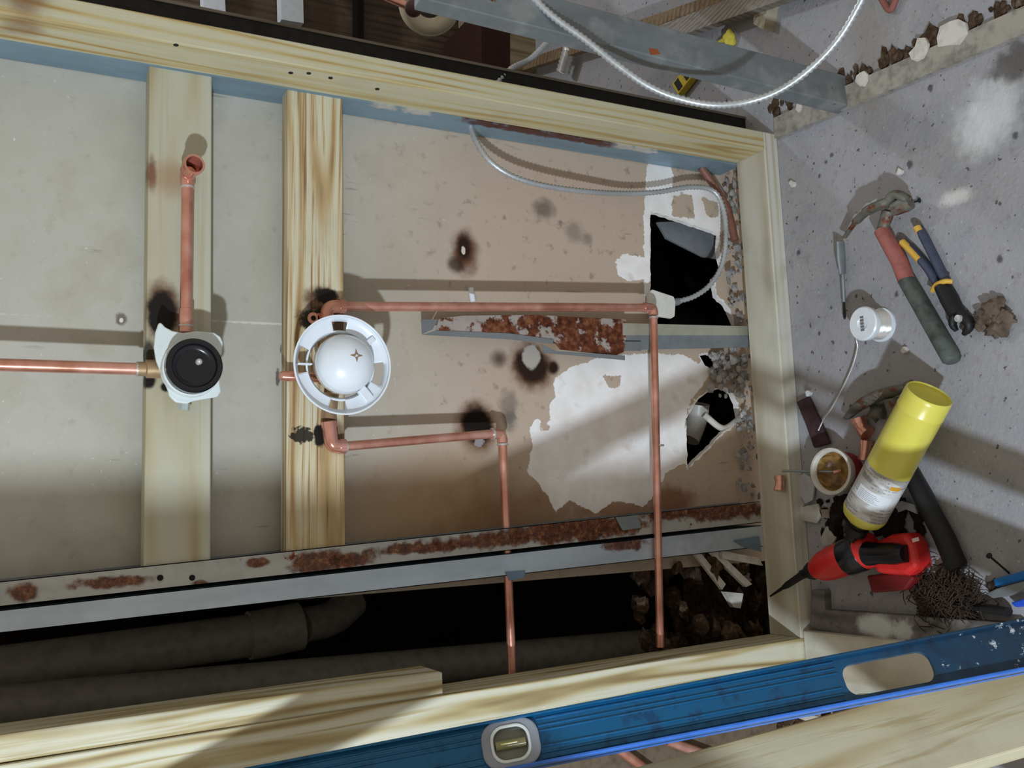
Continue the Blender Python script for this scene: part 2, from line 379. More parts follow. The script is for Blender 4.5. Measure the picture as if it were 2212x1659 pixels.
col = spots(mP, col, [
    pb(1005, 545, .040, .026, srgb(110, 74, 56), .5, .35), pb(1003, 535, .026, .015, DB, .45, .3), pb(985, 572, .014, .016, DB, .5, .3, 40, .8), pb(1001, 541, .008, .004, srgb(214, 200, 190), .2, .5, 90),
    pb(1175, 452, .020, .022, srgb(84, 74, 66), .6, .6, 50, .7), pb(1240, 500, .02, .02, srgb(84, 74, 66), .7, .7, 50, .45), pb(1270, 515, .012, .012, srgb(84, 74, 66), .7, .7, 50, .5),
    pb(1150, 790, .046, .045, srgb(118, 84, 64), .4, .3), pb(1150, 788, .036, .036, DB, .3, .35), pb(1148, 772, .024, .020, srgb(176, 168, 160), .15, .4, 60), pb(1185, 745, .02, .02, srgb(176, 150, 126), .4, .3),
    pb(1195, 795, .014, .012, DB, .4, .3), pb(1078, 775, .014, .015, srgb(70, 48, 38), .8, .3, 40, .85),
    pb(1030, 922, .046, .040, srgb(110, 74, 50), .4, .25), pb(1030, 920, .037, .031, srgb(24, 16, 14), .25, .25), pb(1035, 955, .010, .010, srgb(150, 144, 150), .2, .6, 120),
    pb(1100, 880, .03, .018, srgb(90, 84, 78), .6, .8, 60, .55), pb(1105, 905, .02, .012, srgb(90, 84, 78), .6, .8, 60, .6),
    pb(262, 690, .010, .008, srgb(90, 80, 76), .3, .5, 90, .8), pb(262, 692, .004, .003, srgb(220, 216, 210), .3, .4, 90, 1),
    pb(600, 815, .014, .004, srgb(70, 62, 58), .3, .8, 90, .8), pb(930, 1110, .10, .20, srgb(160, 126, 84), .7, .35, 10, .7), pb(1130, 1110, .05, .16, srgb(130, 90, 54), .6, .6, 20, .6), pb(1450, 1080, .03, .06, srgb(128, 76, 44), .5, .7, 30, .8), pb(1330, 1100, .02, .08, srgb(140, 88, 50), .6, .8, 40, .6)])  # tan water stain, widened to paint in the brown of the shaded band
gy = mP.attr('gyp'); ng = mP.ma('MULTIPLY', mP.ma('SUBTRACT', mP.noise(p, 60, 5, .7), .5), .020)
mask = mP.mr(mP.ma('ADD', gy, ng), -.0006, .0008)
gcol = mP.ramp(mP.noise(p, 20, 5), [(.3, srgb(232, 226, 222)), (.6, srgb(246, 243, 244)), (.8, srgb(212, 200, 186))])
col = mP.mix(mask, col, gcol)
mP.bump(mP.ma('ADD', mP.ma('MULTIPLY', mask, -1.5), n2), .35, .0015)
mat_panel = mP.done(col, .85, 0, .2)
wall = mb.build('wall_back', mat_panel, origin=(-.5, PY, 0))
gval = np.full(len(VO), -1.0)
for g in GYP: gval = np.maximum(gval, poly_sdf(VO, g))
for g in BROWNP: gval = np.minimum(gval, -poly_sdf(VO, g))
for h in holes: gval = np.maximum(gval, .003-np.abs(poly_sdf(VO, h)))
a = wall.data.attributes.new('gyp', 'FLOAT', 'POINT'); a.data.foreach_set('value', gval.astype(np.float32))
sx_ = onY(100, 680, PY).x, onY(900, 712, PY).x
sz_ = onY(100, 680, PY).z, onY(900, 712, PY).z
sl = (sx_[1]-sx_[0])/(sz_[1]-sz_[0]); sv = -np.abs(VO[:, 0]-(sx_[0]+(VO[:, 1]-sz_[0])*sl))
a = wall.data.attributes.new('seam', 'FLOAT', 'POINT'); a.data.foreach_set('value', sv.astype(np.float32))
sm = wall.modifiers.new('solid', 'SOLIDIFY'); sm.thickness = .013; sm.offset = 1
# make sure the board thickens away from the camera
if wall.data.polygons[0].normal.y < 0: sm.offset = -1
struct(wall)

# floor
mF = N('dusty_concrete'); p = mF.pos
n1 = mF.noise(p, 4, 6, .62); n2 = mF.noise(p, 45, 6, .7); n3 = mF.noise(p, 120, 3, .6)
col = mF.ramp(n1, [(.3, srgb(140, 141, 148)), (.5, srgb(158, 156, 160)), (.7, srgb(148, 149, 160))])
col = mF.mix(mF.ma('MULTIPLY', mF.mr(n2, .52, .74), .55), col, srgb(122, 114, 108))
col = mF.mix(mF.ma('MULTIPLY', mF.mr(mF.noise(p, 70, 2), .66, .72), .8), col, srgb(64, 60, 60))
col = mF.mix(mF.ma('MULTIPLY', mF.mr(n3, .64, .72), .4), col, srgb(208, 206, 204))
sp = [(tuple(onZ(2140, 235)), (.05, .05, .05), srgb(212, 214, 216), .6, .9, 30, .6), (tuple(onZ(2110, 290)), (.04, .04, .05), srgb(212, 214, 216), .6, .9, 40, .5),
      (tuple(onZ(2065, 425)), (.012, .03, .05), srgb(222, 220, 216), .6, .7, 60, .7), (tuple(onZ(1700, 850)), (.06, .04, .05), srgb(110, 100, 96), .6, .8, 50, .5),
      (tuple(onZ(1880, 110)), (.12, .05, .05), srgb(130, 122, 110), .8, .6, 30, .5), (tuple(onZ(2200, 130)), (.03, .05, .05), srgb(76, 70, 66), .4, .6, 50, .8)]
for (x, y, r) in [(1690, 540, .008), (1725, 545, .009), (1797, 335, .007), (1785, 350, .006), (1965, 355, .011), (2193, 292, .008), (2010, 190, .009), (1895, 185, .005), (1850, 640, .006), (1937, 635, .008), (1795, 665, .005), (1770, 720, .006), (1800, 740, .006), (2160, 560, .009), (1888, 200, .004), (1770, 380, .006), (1870, 740, .005), (2160, 440, .005)]:
    sp.append((tuple(onZ(x, y)), (r*.7, r*.6, .05), srgb(64, 62, 66), .5, .9, 120, .8))
col = spots(mF, col, sp)
mF.bump(mF.ma('ADD', n2, n3), .5, .0025)
mat_floor = mF.done(col, .9, 0, .2)
def grid_floor(name, x0, x1, y0, y1, z, mat, n=40, amp=0):
    b = MB(); vs = []; fs = []
    for j in range(n+1):
        for i in range(n+1):
            X = x0+(x1-x0)*i/n; Y = y0+(y1-y0)*j/n; vs.append((X, Y, z+amp*mn.noise(V((X*5, Y*5, 0)))+amp*.5*mn.noise(V((X*23, Y*23, 3)))))
    fs = [(j*(n+1)+i, j*(n+1)+i+1, (j+1)*(n+1)+i+1, (j+1)*(n+1)+i) for j in range(n) for i in range(n)]
    return b.add(vs, fs).build(name, mat, origin=(x0, y0, z))
fb = MB()
fb.box((-2.6, -2.6, -.03), (1.9, .0889, 0)); fb.box((.05, .089, -.03), (1.9, 1.9, 0))
struct(fb.build('floor', mat_floor, origin=(0, 0, 0)))
mC = N('dark_cavity'); cc = mC.ramp(mC.noise(mC.pos, 12, 5), [(.3, srgb(20, 16, 14)), (.7, srgb(34, 28, 22))]); mat_cav = mC.done(cc, .95, 0, .1)  # near-black, so the cavity's shade is put into its colour
# the shaft behind the left bay: back, side and bottom
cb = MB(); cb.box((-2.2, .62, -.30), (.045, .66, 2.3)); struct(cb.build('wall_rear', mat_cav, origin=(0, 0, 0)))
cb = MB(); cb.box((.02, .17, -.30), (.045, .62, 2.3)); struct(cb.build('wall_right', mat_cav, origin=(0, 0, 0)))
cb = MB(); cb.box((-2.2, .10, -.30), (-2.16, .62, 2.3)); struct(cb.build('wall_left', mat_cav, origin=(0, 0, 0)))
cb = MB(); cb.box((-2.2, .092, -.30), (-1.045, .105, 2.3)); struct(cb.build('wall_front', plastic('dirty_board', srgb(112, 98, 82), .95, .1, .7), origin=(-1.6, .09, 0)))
mR = N('brown_rubble'); n2 = mR.noise(mR.pos, 60, 5, .7); rc = mR.ramp(n2, [(.3, srgb(40, 30, 24)), (.5, srgb(74, 58, 46)), (.65, srgb(104, 88, 76)), (.75, srgb(150, 142, 136))])
mR.bump(n2, .8, .004); mat_rub = mR.done(rc, .95, 0, .1)
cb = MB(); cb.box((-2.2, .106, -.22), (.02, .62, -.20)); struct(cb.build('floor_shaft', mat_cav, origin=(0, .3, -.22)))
rb = grid_floor('rubble_bed', -1.25, -.79, .106, .60, -.14, mat_rub, 60, .045)
tag(rb, 'brown rubble and dirt in the bottom of the wall cavity', 'rubble', kind='stuff')
# next room: rear wall of dark boards
mB = wood('dark_brown_board', srgb(78, 60, 48), srgb(60, 46, 36), srgb(36, 27, 20), freq=40, pith=(.1, -.2), seed=15)
bw = MB(); bw.box((.02, 1.25, 0), (1.9, 1.29, 2.6)); struct(bw.build('wall_far', mB, origin=(0, 0, 0)))

# ================================================================== FRAMING
XL = -1.022
TOPSTUD = timber('wooden_stud', 'golden-grained pine stud across the top of the photo, standing on the bottom plate', 'stud',
       (-.009, 0, .038), (.040, 0, 0), (0, .089, 0), (-.004, 0, 1.75), M_STUD)
timber('wooden_stud', 'pale pine stud behind the blue level, beside the dark gap with the grey pipes', 'stud',
       (XL+.008, 0, .0), (-.058, 0, 0), (0, .089, 0), (-.028, 0, 1.8), M_LSTUD)
timber('bottom_plate', 'dusty pine bottom plate lying on the floor between the two wooden studs', 'plate',
       (-1.015, 0, 0), (0, .089, 0), (0, 0, .038), (1.046, 0, 0), M_PLATE)
# short sister block on the left stud
e0 = onY(957, 1446, .004); 
timber('wooden_offcut', 'short pine offcut with a sawn end, beside the stud behind the blue level', 'offcut',
       (XL-.006, .006, e0.z), (.036, 0, 0), (0, .085, 0), (-.012, 0, 1.0), M_LSTUD, L0=3.0)
# blocking
def block(name, label, pl0, pl1, wpx0, wpx1, mat, seed):
    a0 = onY(pl0[0], pl0[1], .092); a1 = onY(pl1[0], pl1[1], .092); b0 = onY(*wpx0, .092)
    L = a1-a0; W = (b0-a0); W = W - L.normalized()*W.dot(L.normalized())
    T = V((0, .036, 0)); L.y = 0; W.y = 0
    return timber(name, label, 'blocking', a0, W, T, L, mat, 'pine blocking boards the valves are fixed to', L0=seed)
block('blocking_board', 'pale pine blocking board behind the black capped valve', (323, 100), (310, 1262), (458, 130), None, M_BLOCKA, .5)
block('blocking_board', 'strongly striped pine blocking board behind the round white valve guard', (621, 150), (619, 1225), (740, 190), None, M_BLOCKB, 2.5)

# steel studs
def cstud(name, label, x0b, x0t, sgn, mat, z0=.0, z1=1.75, web='near', fw=.038, depth=.063, y0=.089, group=None, matweb=None, lip=True, cuts=()):
    """C section: web plane through x, flanges reach sgn*fw; z0..z1"""
    r = thing(name, label, 'steel stud', (x0b, y0+depth/2, z0), group)
    t = .0012
    def X(z): return x0b+(x0t-x0b)*(z-z0)/(z1-z0)
    def strip(xa, xb, ya, yb, nm, m):
        b = MB(); b.add([(X(z)+xx, yy, z) for z in (z0, z1) for yy in (ya, yb) for xx in (xa, xb)],
                        [(0, 2, 3, 1), (4, 5, 7, 6), (0, 1, 5, 4), (2, 6, 7, 3), (0, 4, 6, 2), (1, 3, 7, 5)]); return b.build(nm, m, r)
    strip(min(0, sgn*t), max(0, sgn*t), y0, y0+depth, 'web', matweb or mat)
    strip(min(0, sgn*fw), max(0, sgn*fw), y0-t, y0, 'front_flange', mat)
    strip(min(0, sgn*fw), max(0, sgn*fw), y0+depth, y0+depth+t, 'rear_flange', mat)
    if lip: strip(sgn*fw-t, sgn*fw+t, y0, y0+.008, 'lip', matweb or mat)
    return r
M_TOPWEB = metal('blue_sheen_web_rusting_low', srgb(140, 166, 184), .35, rust=True, scale=30, rustamt=(.72, .8), sp=[  # blue base colour holds the reflection on the galvanised web
    (tuple(onY(x, y, .095)), (.03, .012, .05), srgb(96, 54, 46), .4, .9, 60, .9) for x, y in ((1050, 262), (1100, 272), (1150, 280), (1200, 288), (1250, 298), (1290, 305))] + [
    (tuple(onY(x, y, .093)), (.03, .010, .03), srgb(214, 210, 206), .4, .9, 60, .9) for x, y in ((900, 232), (830, 215), (1350, 315), (1390, 322))])
cstud('steel_stud', 'blue galvanised steel stud tucked behind the top pine stud', -.014, -.013, 1, M_TOPWEB, z0=.03, matweb=M_TOPWEB)
# dark painted stud edge on the far side of the top pine stud
r = thing('steel_track', 'black steel track running along the outer edge of the top pine stud', 'steel stud', (.07, .1, 0))
t0 = onY(1650, 262, .092); t1 = onY(352, 0, .092)
q0 = onY(1650, 278, .092); q1 = onY(300, 10, .092)
dd = (t1-t0); ext = t0 + dd*1.45
b = MB(); b.add([(t0.x-.05, .092, t0.z-.02), (t0.x-.004, .092, t0.z-.02), (ext.x-.05, .092, ext.z), (ext.x-.004, .092, ext.z),
                 (t0.x-.05, .095, t0.z-.02), (t0.x-.004, .095, t0.z-.02), (ext.x-.05, .095, ext.z), (ext.x-.004, .095, ext.z)],
                [(0, 1, 3, 2), (4, 6, 7, 5), (0, 4, 5, 1), (2, 3, 7, 6), (0, 2, 6, 4), (1, 5, 7, 3)]); b.build('face', M_DARKMETAL, r)
b = MB(); b.add([(t0.x-.004, .090, t0.z-.02), (t0.x+.001, .090, t0.z-.02), (ext.x-.004, .090, ext.z), (ext.x+.001, .090, ext.z),
                 (t0.x-.004, .15, t0.z-.02), (t0.x+.001, .15, t0.z-.02), (ext.x-.004, .15, ext.z), (ext.x+.001, .15, ext.z)],
                [(0, 1, 3, 2), (4, 6, 7, 5), (0, 4, 5, 1), (2, 3, 7, 6), (0, 2, 6, 4), (1, 5, 7, 3)]); b.build('edge', M_OLDWOOD, r)
# lower pair, back to back
Yf = .088
def strip_xy(name, label, top_px, bot_px, mat, webside, matweb, wall_depth=.063, z_end=None):
    """steel stud whose front flange is bounded by two pixel lines on the plane Y=Yf"""
    a0, a1 = onY(*top_px[0], Yf), onY(*top_px[1], Yf); b0, b1 = onY(*bot_px[0], Yf), onY(*bot_px[1], Yf)
    def ext(p, q, z): t = (z-p.z)/(q.z-p.z); return p+(q-p)*t
    zt, zb = 1.75, (z_end if z_end is not None else min(a1.z, b1.z))
    A = [ext(a0, a1, zt), ext(a0, a1, zb)]; B = [ext(b0, b1, zt), ext(b0, b1, zb)]
    r = thing(name, label, 'steel stud', (B[1].x, Yf+.03, zb), 'steel studs standing back to back')
    t = .0014
    def slab(p0, p1, q0, q1, ya, yb, nm, m):
        b = MB(); b.add([(p.x, y, p.z) for y in (ya, yb) for p in (p0, p1, q1, q0)], [(0, 1, 2, 3), (7, 6, 5, 4), (0, 4, 5, 1), (1, 5, 6, 2), (2, 6, 7, 3), (3, 7, 4, 0)]); return b.build(nm, m, r)
    slab(A[0], A[1], B[0], B[1], Yf, Yf+t, 'front_flange', mat)
    slab(A[0], A[1], B[0], B[1], Yf+wall_depth, Yf+wall_depth+t, 'rear_flange', matweb)
    o = V((t, 0, 0))
    w0, w1 = (B[0], B[1]) if webside == 'b' else (A[0]-o, A[1]-o)
    f0, f1 = (A[0]-o, A[1]-o) if webside == 'b' else (B[0], B[1])
    slab(w0, w1, w0+o, w1+o, Yf, Yf+wall_depth, 'web', matweb)
    slab(f0, f1, f0+o, f1+o, Yf, Yf+.009, 'lip', matweb)
    return r, A, B
sA, A_, B_ = strip_xy('steel_stud', 'rust-streaked steel stud with two round screw holes at the ends of the blocking boards', [(0, 1256), (1480, 1100)], [(0, 1311), (1480, 1147)], M_FLANGE, 'b', M_GALV, z_end=.04)
sB, A2, B2 = strip_xy('steel_stud', 'cleaner bluish steel stud flange beside the dark gap with the grey pipes', [(0, 1318), (1480, 1153)], [(0, 1368), (1480, 1200)], M_FLANGE2, 'a', M_GALVBLUE, z_end=.04)
for px in ((346, 1248), (415, 1248)):
    c = onY(px[0], px[1], Yf); MB().lathe(c+V((0, -.0008, 0)), (0, 1, 0), [(.0001, 0), (.0045, 0), (.0045, .001)], 16).build('screw_hole', plastic('hole_black', srgb(8, 8, 8), .9), sA)
b = MB(); q = [onY(x, y, Yf-.002) for x, y in ((1092, 1235), (1135, 1232), (1132, 1248), (1100, 1254))]; b.prism(q, (0, .0015, 0)); b.build('bent_tab', M_GALVBLUE, sB)
b = MB(); q = [onY(x, y, Yf-.003) for x, y in ((1585, 1168), (1640, 1158), (1645, 1192), (1608, 1182))]; b.prism(q, (0, .0015, 0)); b.build('torn_end', M_GALVBLUE, sB)
b = MB(); q = [onY(x, y, Yf-.004) for x, y in ((1330, 1118), (1378, 1112), (1385, 1140), (1345, 1146))]; b.prism(q, (0, .002, 0)); b.build('bare_patch', M_GALV, sA)
# centre stud remnants
def plate_px(b, pts, Y, th=.0015): b.prism([onY(x, y, Y) for x, y in pts], (0, th, 0))
r = thing('steel_stud_remnant', 'broken rusted steel stud with peeling white paint left on the drywall in the middle', 'steel stud', onY(1100, 720, .14))
b = MB(); plate_px(b, [(948, 688), (1000, 682), (1150, 680), (1352, 690), (1352, 735), (1190, 738), (1100, 722), (1000, 716), (942, 714)], .118)
m_cs = metal('painted_rusted_steel', srgb(188, 178, 172), .6, rust=True, scale=22, rustamt=(.44, .5)); b.build('flange', m_cs, r)
b = MB(); plate_px(b, [(910, 690), (946, 690), (934, 712), (912, 722)], .119); b.build('end_tab', M_GALV, r)
b = MB(); plate_px(b, [(940, 714), (1000, 716), (1100, 720), (1195, 733), (1195, 742), (1090, 732), (912, 723)], .116); b.build('bent_lip', M_GALV, r)
b = MB(); plate_px(b, [(1197, 738), (1340, 732), (1350, 738), (1348, 760), (1330, 768), (1210, 755)], .119); b.build('lower_flange', m_cs, r)
b = MB(); plate_px(b, [(1170, 742), (1200, 758), (1350, 768), (1350, 778), (1175, 762)], .115); b.build('lower_lip', M_GALV, r)
b = MB(); b.obox(onY(945, 694, .12), onY(1348, 700, .12)-onY(945, 694, .12), (0, .03, 0), (-.002, 0, 0)); b.build('web', M_GALV, r)
r = thing('steel_channel', 'pale galvanised channel running from the rusted remnant down to the bottom plate', 'steel stud', onY(1500, 725, .1))
a_, b_, c_, d_ = onY(1345, 698, .118), onY(1625, 705, .105), onY(1625, 724, .105), onY(1345, 724, .118)
mb = MB(); mb.prism([a_, b_, c_, d_], (0, .0015, 0)); mb.build('face', metal('cream_steel', srgb(186, 184, 170), .42), r)
mb = MB(); a_, b_, c_, d_ = onY(1345, 724, .118), onY(1625, 724, .105), onY(1625, 750, .118), onY(1360, 756, .130); mb.prism([a_, b_, c_, d_], (0, .0015, 0)); mb.build('side', M_GALV, r)
mb = MB(); plate_px(mb, [(1350, 738), (1385, 738), (1385, 758), (1350, 758)], .117); mb.build('bent_clip', M_GALV, r)

# ================================================================== COPPER AND VALVES
def ring(b, c, ax, r, h): b.lathe(V(c)-V(ax).normalized()*h/2, ax, [(r*.9, 0), (r, h*.15), (r, h*.85), (r*.9, h)], 20)
def fitting(path, r, mat, parent, name='elbow'):
    """elbow body with raised hubs"""
    b = MB(); P = fillet(path, r*2.2, 6); b.tube(P, r*1.16, 16)
    for a, c in ((path[0], path[1]), (path[-1], path[-2])):
        d = (V(c)-V(a)).normalized(); b.tube([V(a)-d*.001, V(a)+d*r*.9], r*1.26, 16)
    return b.build(name, mat, parent, smooth=40)
def solder(p, ax, r, parent):
    b = MB(); b.tube([V(p)-V(ax).normalized()*.0015, V(p)+V(ax).normalized()*.0015], r*1.2, 16); return b.build('solder_ring', M_SOLDER, parent, smooth=40)
# --- upper valve (black cap)
Ya = .070
vc = onY(416, 795, .03)
A = thing('diverter_valve', 'tub valve with a black round cap and milky plastic guard, on copper pipes', 'valve', onY(416, 795, .09))
ra = .0092
p0 = onY(-60, 786, Ya); p1 = onY(296, 797, Ya); b = MB(); b.tube([p0, p1], ra, 20); b.build('supply_pipe', M_COPPER, A, smooth=40)
solder(p1, p1-p0, ra, A)
p2 = onY(346, 797, Ya); b = MB(); b.tube([p1, p1.lerp(p2, .35), p1.lerp(p2, .4), p2], [ra*1.2, ra*1.2, ra*1.55, ra*1.55], 20); b.build('adapter', M_BRASS, A, smooth=40)
c0 = onY(401, 716, Ya); c1 = onY(405, 405, Ya); b = MB(); b.tube([c0, c1], ra, 20); b.build('riser_pipe', M_COPPER, A, smooth=40)
solder(c1, c1-c0, ra, A); solder(onY(401, 704, Ya), c1-c0, ra, A)
b = MB(); b.tube([onY(401, 718, Ya), onY(402, 668, Ya)], ra*1.15, 20); b.build('coupling', M_COPPER, A, smooth=40)
ec = onY(404, 380, Ya); eo = onY(419, 362, .030)
b = MB(); b.tube(fillet([c1, ec, ec.lerp(eo, .35)], .012, 6), ra*1.18, 18); e1 = b.build('elbow', M_COPPER2, A, smooth=40)
d = V((0, -1, 0)); u = (eo-ec)
b = MB(); b.lathe(V((ec.x+.004, Ya-.006, ec.z)), (eo-ec), [(ra*1.1, 0), (ra*1.45, .006), (ra*1.5, .03), (ra*1.75, .031), (ra*1.75, .039), (ra*1.38, .039), (ra*1.3, .030), (ra*1.05, -.004), (ra*.9, -.016), (.0001, -.018)], 24)
build_sub(b, 'threaded_socket', M_COPPER2, e1, smooth=40)
# body behind guard
b = MB(); b.lathe(onY(412, 798, .075), (0, -1, 0), [(.0001, -.012), (.02, -.012), (.024, 0), (.024, .02), (.018, .03), (.018, .045)], 24)
b.tube([onY(350, 797, Ya), onY(400, 797, Ya)], .014, 16); b.tube([onY(401, 730, Ya), onY(405, 790, Ya)], .014, 16); b.tube([onY(408, 800, Ya), onY(398, 872, Ya)], .011, 16)
b.build('valve_body', M_BRASS, A, smooth=40)
b = MB(); b.tube([onY(400, 862, Ya), onY(397, 886, Ya)], .0085, 6); b.build('clear_plug', plastic('clear_plug', srgb(176, 184, 184), .15, .6), A)
gp = [(343, 697), (349, 697), (357, 706), (372, 714), (395, 719), (425, 715), (463, 718), (477, 727), (482, 740), (480, 762), (466, 790), (474, 815), (478, 846), (470, 857), (440, 862), (418, 866), (404, 872), (380, 869), (366, 855), (364, 845), (350, 810), (338, 780), (333, 750), (336, 718)]
b = MB(); b.prism([onY(x, y, .040) for x, y in gp], (0, .008, 0)); b.build('plastic_guard', M_MILK, A, bevel=.003, smooth=50)
b = MB(); bc = onY(411, 798, .042); b.lathe(bc, (0, -1, 0), [(.044, 0), (.0425, .014), (.040, .016)], 40); b.build('guard_collar', M_MILK, A, smooth=40)
cc_ = onY(416, 793, .026)
b = MB(); b.lathe(cc_, (0, -1, 0), [(.041, -.004), (.041, .016), (.0385, .019), (.033, .019), (.031, .014), (.026, .0135), (.024, .012), (.0001, .012)], 48)
cap = b.build('black_cap', M_BLACK, A, smooth=35)
b = MB(); b.lathe(onY(430, 781, .010), (0, -1, 0), [(.0001, .006), (.003, .005), (.005, .002), (.005, -.004)], 16); build_sub(b, 'screw', M_CHROME, cap, smooth=60)
# --- lower valve (white guard)
Yb = .080; rb = .0079
B = thing('shower_mixing_valve', 'shower valve with round white guard and dome, soldered to two long copper runs', 'valve', onY(735, 800, .09))
def pipe(name, pts, r, mat=M_COPPER, par=B): b = MB(); b.tube(pts, r, 20); return b.build(name, mat, par, smooth=40)
h0, h1 = onY(738, 662, Yb), onY(1396, 664, Yb); pipe('copper_pipe', [h0, h1], rb*1.04)
x0_, x1_ = onY(1412, 686, Yb), onY(1426, 1398, .078); pipe('copper_pipe', [x0_, x1_], rb*.97)
fitting([h1-V((0, 0, -.006)), onY(1411, 665, Yb), x0_+V((.006, 0, 0))], rb, M_COPPER2, B)
fitting([onY(706, 700, Yb), onY(706, 662, Yb), h0-V((0, 0, .004))], rb*1.25, M_COPPER, B)
for q, ax in ((h1, h1-h0), (x0_, x1_-x0_), (h0, h1-h0), (onY(1424, 962, .079), x1_-x0_)): solder(q, ax, rb, B)
l0, l1 = onY(746, 964, .082), onY(1064, 937, .100); pipe('copper_pipe', [l0, l1], rb)
y0_, y1_ = onY(1086, 960, .102), onY(1107, 1470, .106); pipe('copper_pipe', [y0_, y1_], rb)
fitting([l1, onY(1085, 937, .102), y0_+V((.004, 0, 0))], rb, M_COPPER2, B)
fitting([onY(710, 912, .08), onY(716, 964, .081), l0+V((0, 0, .002))], rb*1.3, M_COPPER2, B)
for q, ax in ((l0, l1-l0), (l1, l1-l0), (y0_, y1_-y0_), (onY(712, 935, .08), V((1, 0, 0)))): solder(q, ax, rb*1.12, B)
pipe('stub_pipe', [onY(604, 812, .07), onY(610, 812, .07), onY(690, 815, .07)], [.006, rb*1.1, rb*1.1], M_COPPER2)
# drop ear tab
b = MB(); tb = onY(676, 688, .088)
b.lathe(tb, (0, -1, 0), [(.0045, 0), (.010, 0), (.010, .003), (.0045, .003), (.0045, 0)], 20); b.box((tb.x-.009, tb.y-.003, tb.z-.022), (tb.x+.009, tb.y, tb.z-.0075)); b.build('mounting_ear', M_COPPER, B, smooth=40)
b = MB(); vb = onY(728, 806, .085); b.lathe(vb, (0, -1, 0), [(.0001, 0), (.022, 0), (.026, .01), (.026, .03), (.03, .035), (.03, .055)], 28)
b.tube([onY(706, 700, Yb), onY(712, 760, Yb)], .011, 16); b.tube([onY(710, 905, Yb), onY(716, 850, Yb)], .0125, 16); b.build('valve_body', M_BRASS, B, smooth=40)
gc = onY(738, 789, .028)
b = MB(); n = 120; radii = [(.0530, .012), (.0570, .004), (.073, .002), (.0795, -.004), (.0805, -.008), (.0785, -.0085)]
vs = []; 
for rr, hh in radii:
    for k in range(n):
        t = 2*math.pi*k/n; vs.append(gc+V((math.cos(t)*rr, hh, -math.sin(t)*rr)))
fs = []
for i in range(len(radii)-1):
    for k in range(n):
        fs.append((i*n+k, i*n+(k+1) % n, (i+1)*n+(k+1) % n, (i+1)*n+k, i, k))
# angle 0 = world +X (top of photo), growing towards world -Z (right of photo)
def in_win(dg):
    for a0, a1 in ((-14, 8), (84, 116), (172, 196), (258, 292)):
        if a0 <= dg < a1 or a0 <= dg-360 < a1: return True
    return False
fs = [f[:4] for f in fs if not (f[4] == 1 and in_win(360*f[5]/n))]
b.add(vs, fs); g = b.build('guard_ring', M_WHITE, B, smooth=50, solid=.0025)
for t, wdt in ((math.radians(140), .016), (math.radians(270), .003), (math.radians(50), .01)):
    c_, s_ = math.cos(t), -math.sin(t); ux = V((c_, 0, s_)); uy = V((-s_, 0, c_))
    bt = MB(); bt.obox(gc+ux*.049-uy*wdt/2+V((0, -.004, 0)), ux*.024, uy*wdt, V((0, .010, 0))); build_sub(bt, 'guard_rib', M_WHITE, g, bevel=.0015)
dc = onY(746, 786, .026); prof = [(.0475*math.sin(a), .036*math.cos(a)) for a in [math.radians(k) for k in range(2, 92, 4)]]
b = MB(); b.lathe(dc, (0, -1, 0), [(.0001, .036)]+prof+[(.0475, -.012)], 56); dm = b.build('dome', M_WHITE, B, smooth=60)
b = MB(); b.lathe(dc, (0, -1, 0), [(.0475, -.004), (.0492, -.004), (.0492, -.012), (.0475, -.012)], 56); build_sub(b, 'dome_band', M_CHROME, dm, smooth=40)
best = None
for i in range(200):
    q = onY(770, 768, dc.y-.036+.0002*i); r2 = ((q.x-dc.x)**2+(q.z-dc.z)**2)/.0475**2
    if r2 < 1:
        e_ = abs(q.y-(dc.y-.036*math.sqrt(1-r2)))
        if best is None or e_ < best[0]: best = (e_, q)
st = best[1]; sn = V(((st.x-dc.x)/.0475**2, (st.y-dc.y)/.036**2, (st.z-dc.z)/.0475**2)).normalized(); su, sw, _ = basis(sn, (1, 0, 0)); st = st+sn*.0006; b = MB()
k8 = []
for i in range(8):
    rr = .0125 if i % 2 == 0 else .0042; t = math.pi*i/4; k8.append(st+su*math.cos(t)*rr*.85+sw*math.sin(t)*rr*.85)
b.prism(k8, sn*-.004); build_sub(b, 'star_slot', M_BRASS, dm)
b = MB(); b.lathe(st, sn, [(.0001, .003), (.0022, .002), (.0026, 0)], 12); build_sub(b, 'centre_pin', M_CHROME, dm)
# nail heads in pine
for i, (x, y) in enumerate(((380, 97), (628, 157), (667, 158), (714, 168), (815, 192))):
    P_ = onX(x, y, -.010); P_ = onX(x, y, -.0092-.004*(P_.z-.038)/1.75); nb = MB(); nb.lathe(P_, (-1, 0, 0), [(.0001, .0012), (.0038, .001), (.004, 0)], 10)
    nb.build('nail_head', M_DARKMETAL, TOPSTUD)

# ================================================================== CAVITY: grey pipes, rubble
def simple(name, mb, mat, label, cat, group=None, **k): return tag(mb.build(name, mat, **k), label, cat, group)
r = thing('plastic_drain_pipe', 'dark grey plastic drain pipe with a coupling, nearer to the steel studs in the gap', 'pipe', onY(560, 1370, .42))
a_, b_ = onY(-60, 1455, .42), onY(560, 1370, .42); c_ = onY(648, 1352, .42)
b = MB(); b.tube([a_, a_.lerp(b_, .999)], .040, 28); b.build('pipe', M_PVC, r, smooth=40)
b = MB(); b.tube([b_+(a_-b_).normalized()*.02, b_, c_, c_+(c_-b_)*.05], [.045, .0455, .0455, .040], 28); b.build('coupling', M_PVC, r, smooth=40)
b = MB(); e_ = onY(760, 1300, .50); b.tube(catmull([c_, c_.lerp(e_, .5)+V((-.01, 0, -.01)), e_], 6), .034, 24); b.build('bend', M_PVC, r, smooth=40)
b = MB(); b.tube([onY(-60, 1535, .30), onY(1400, 1395, .36)], .036, 28)
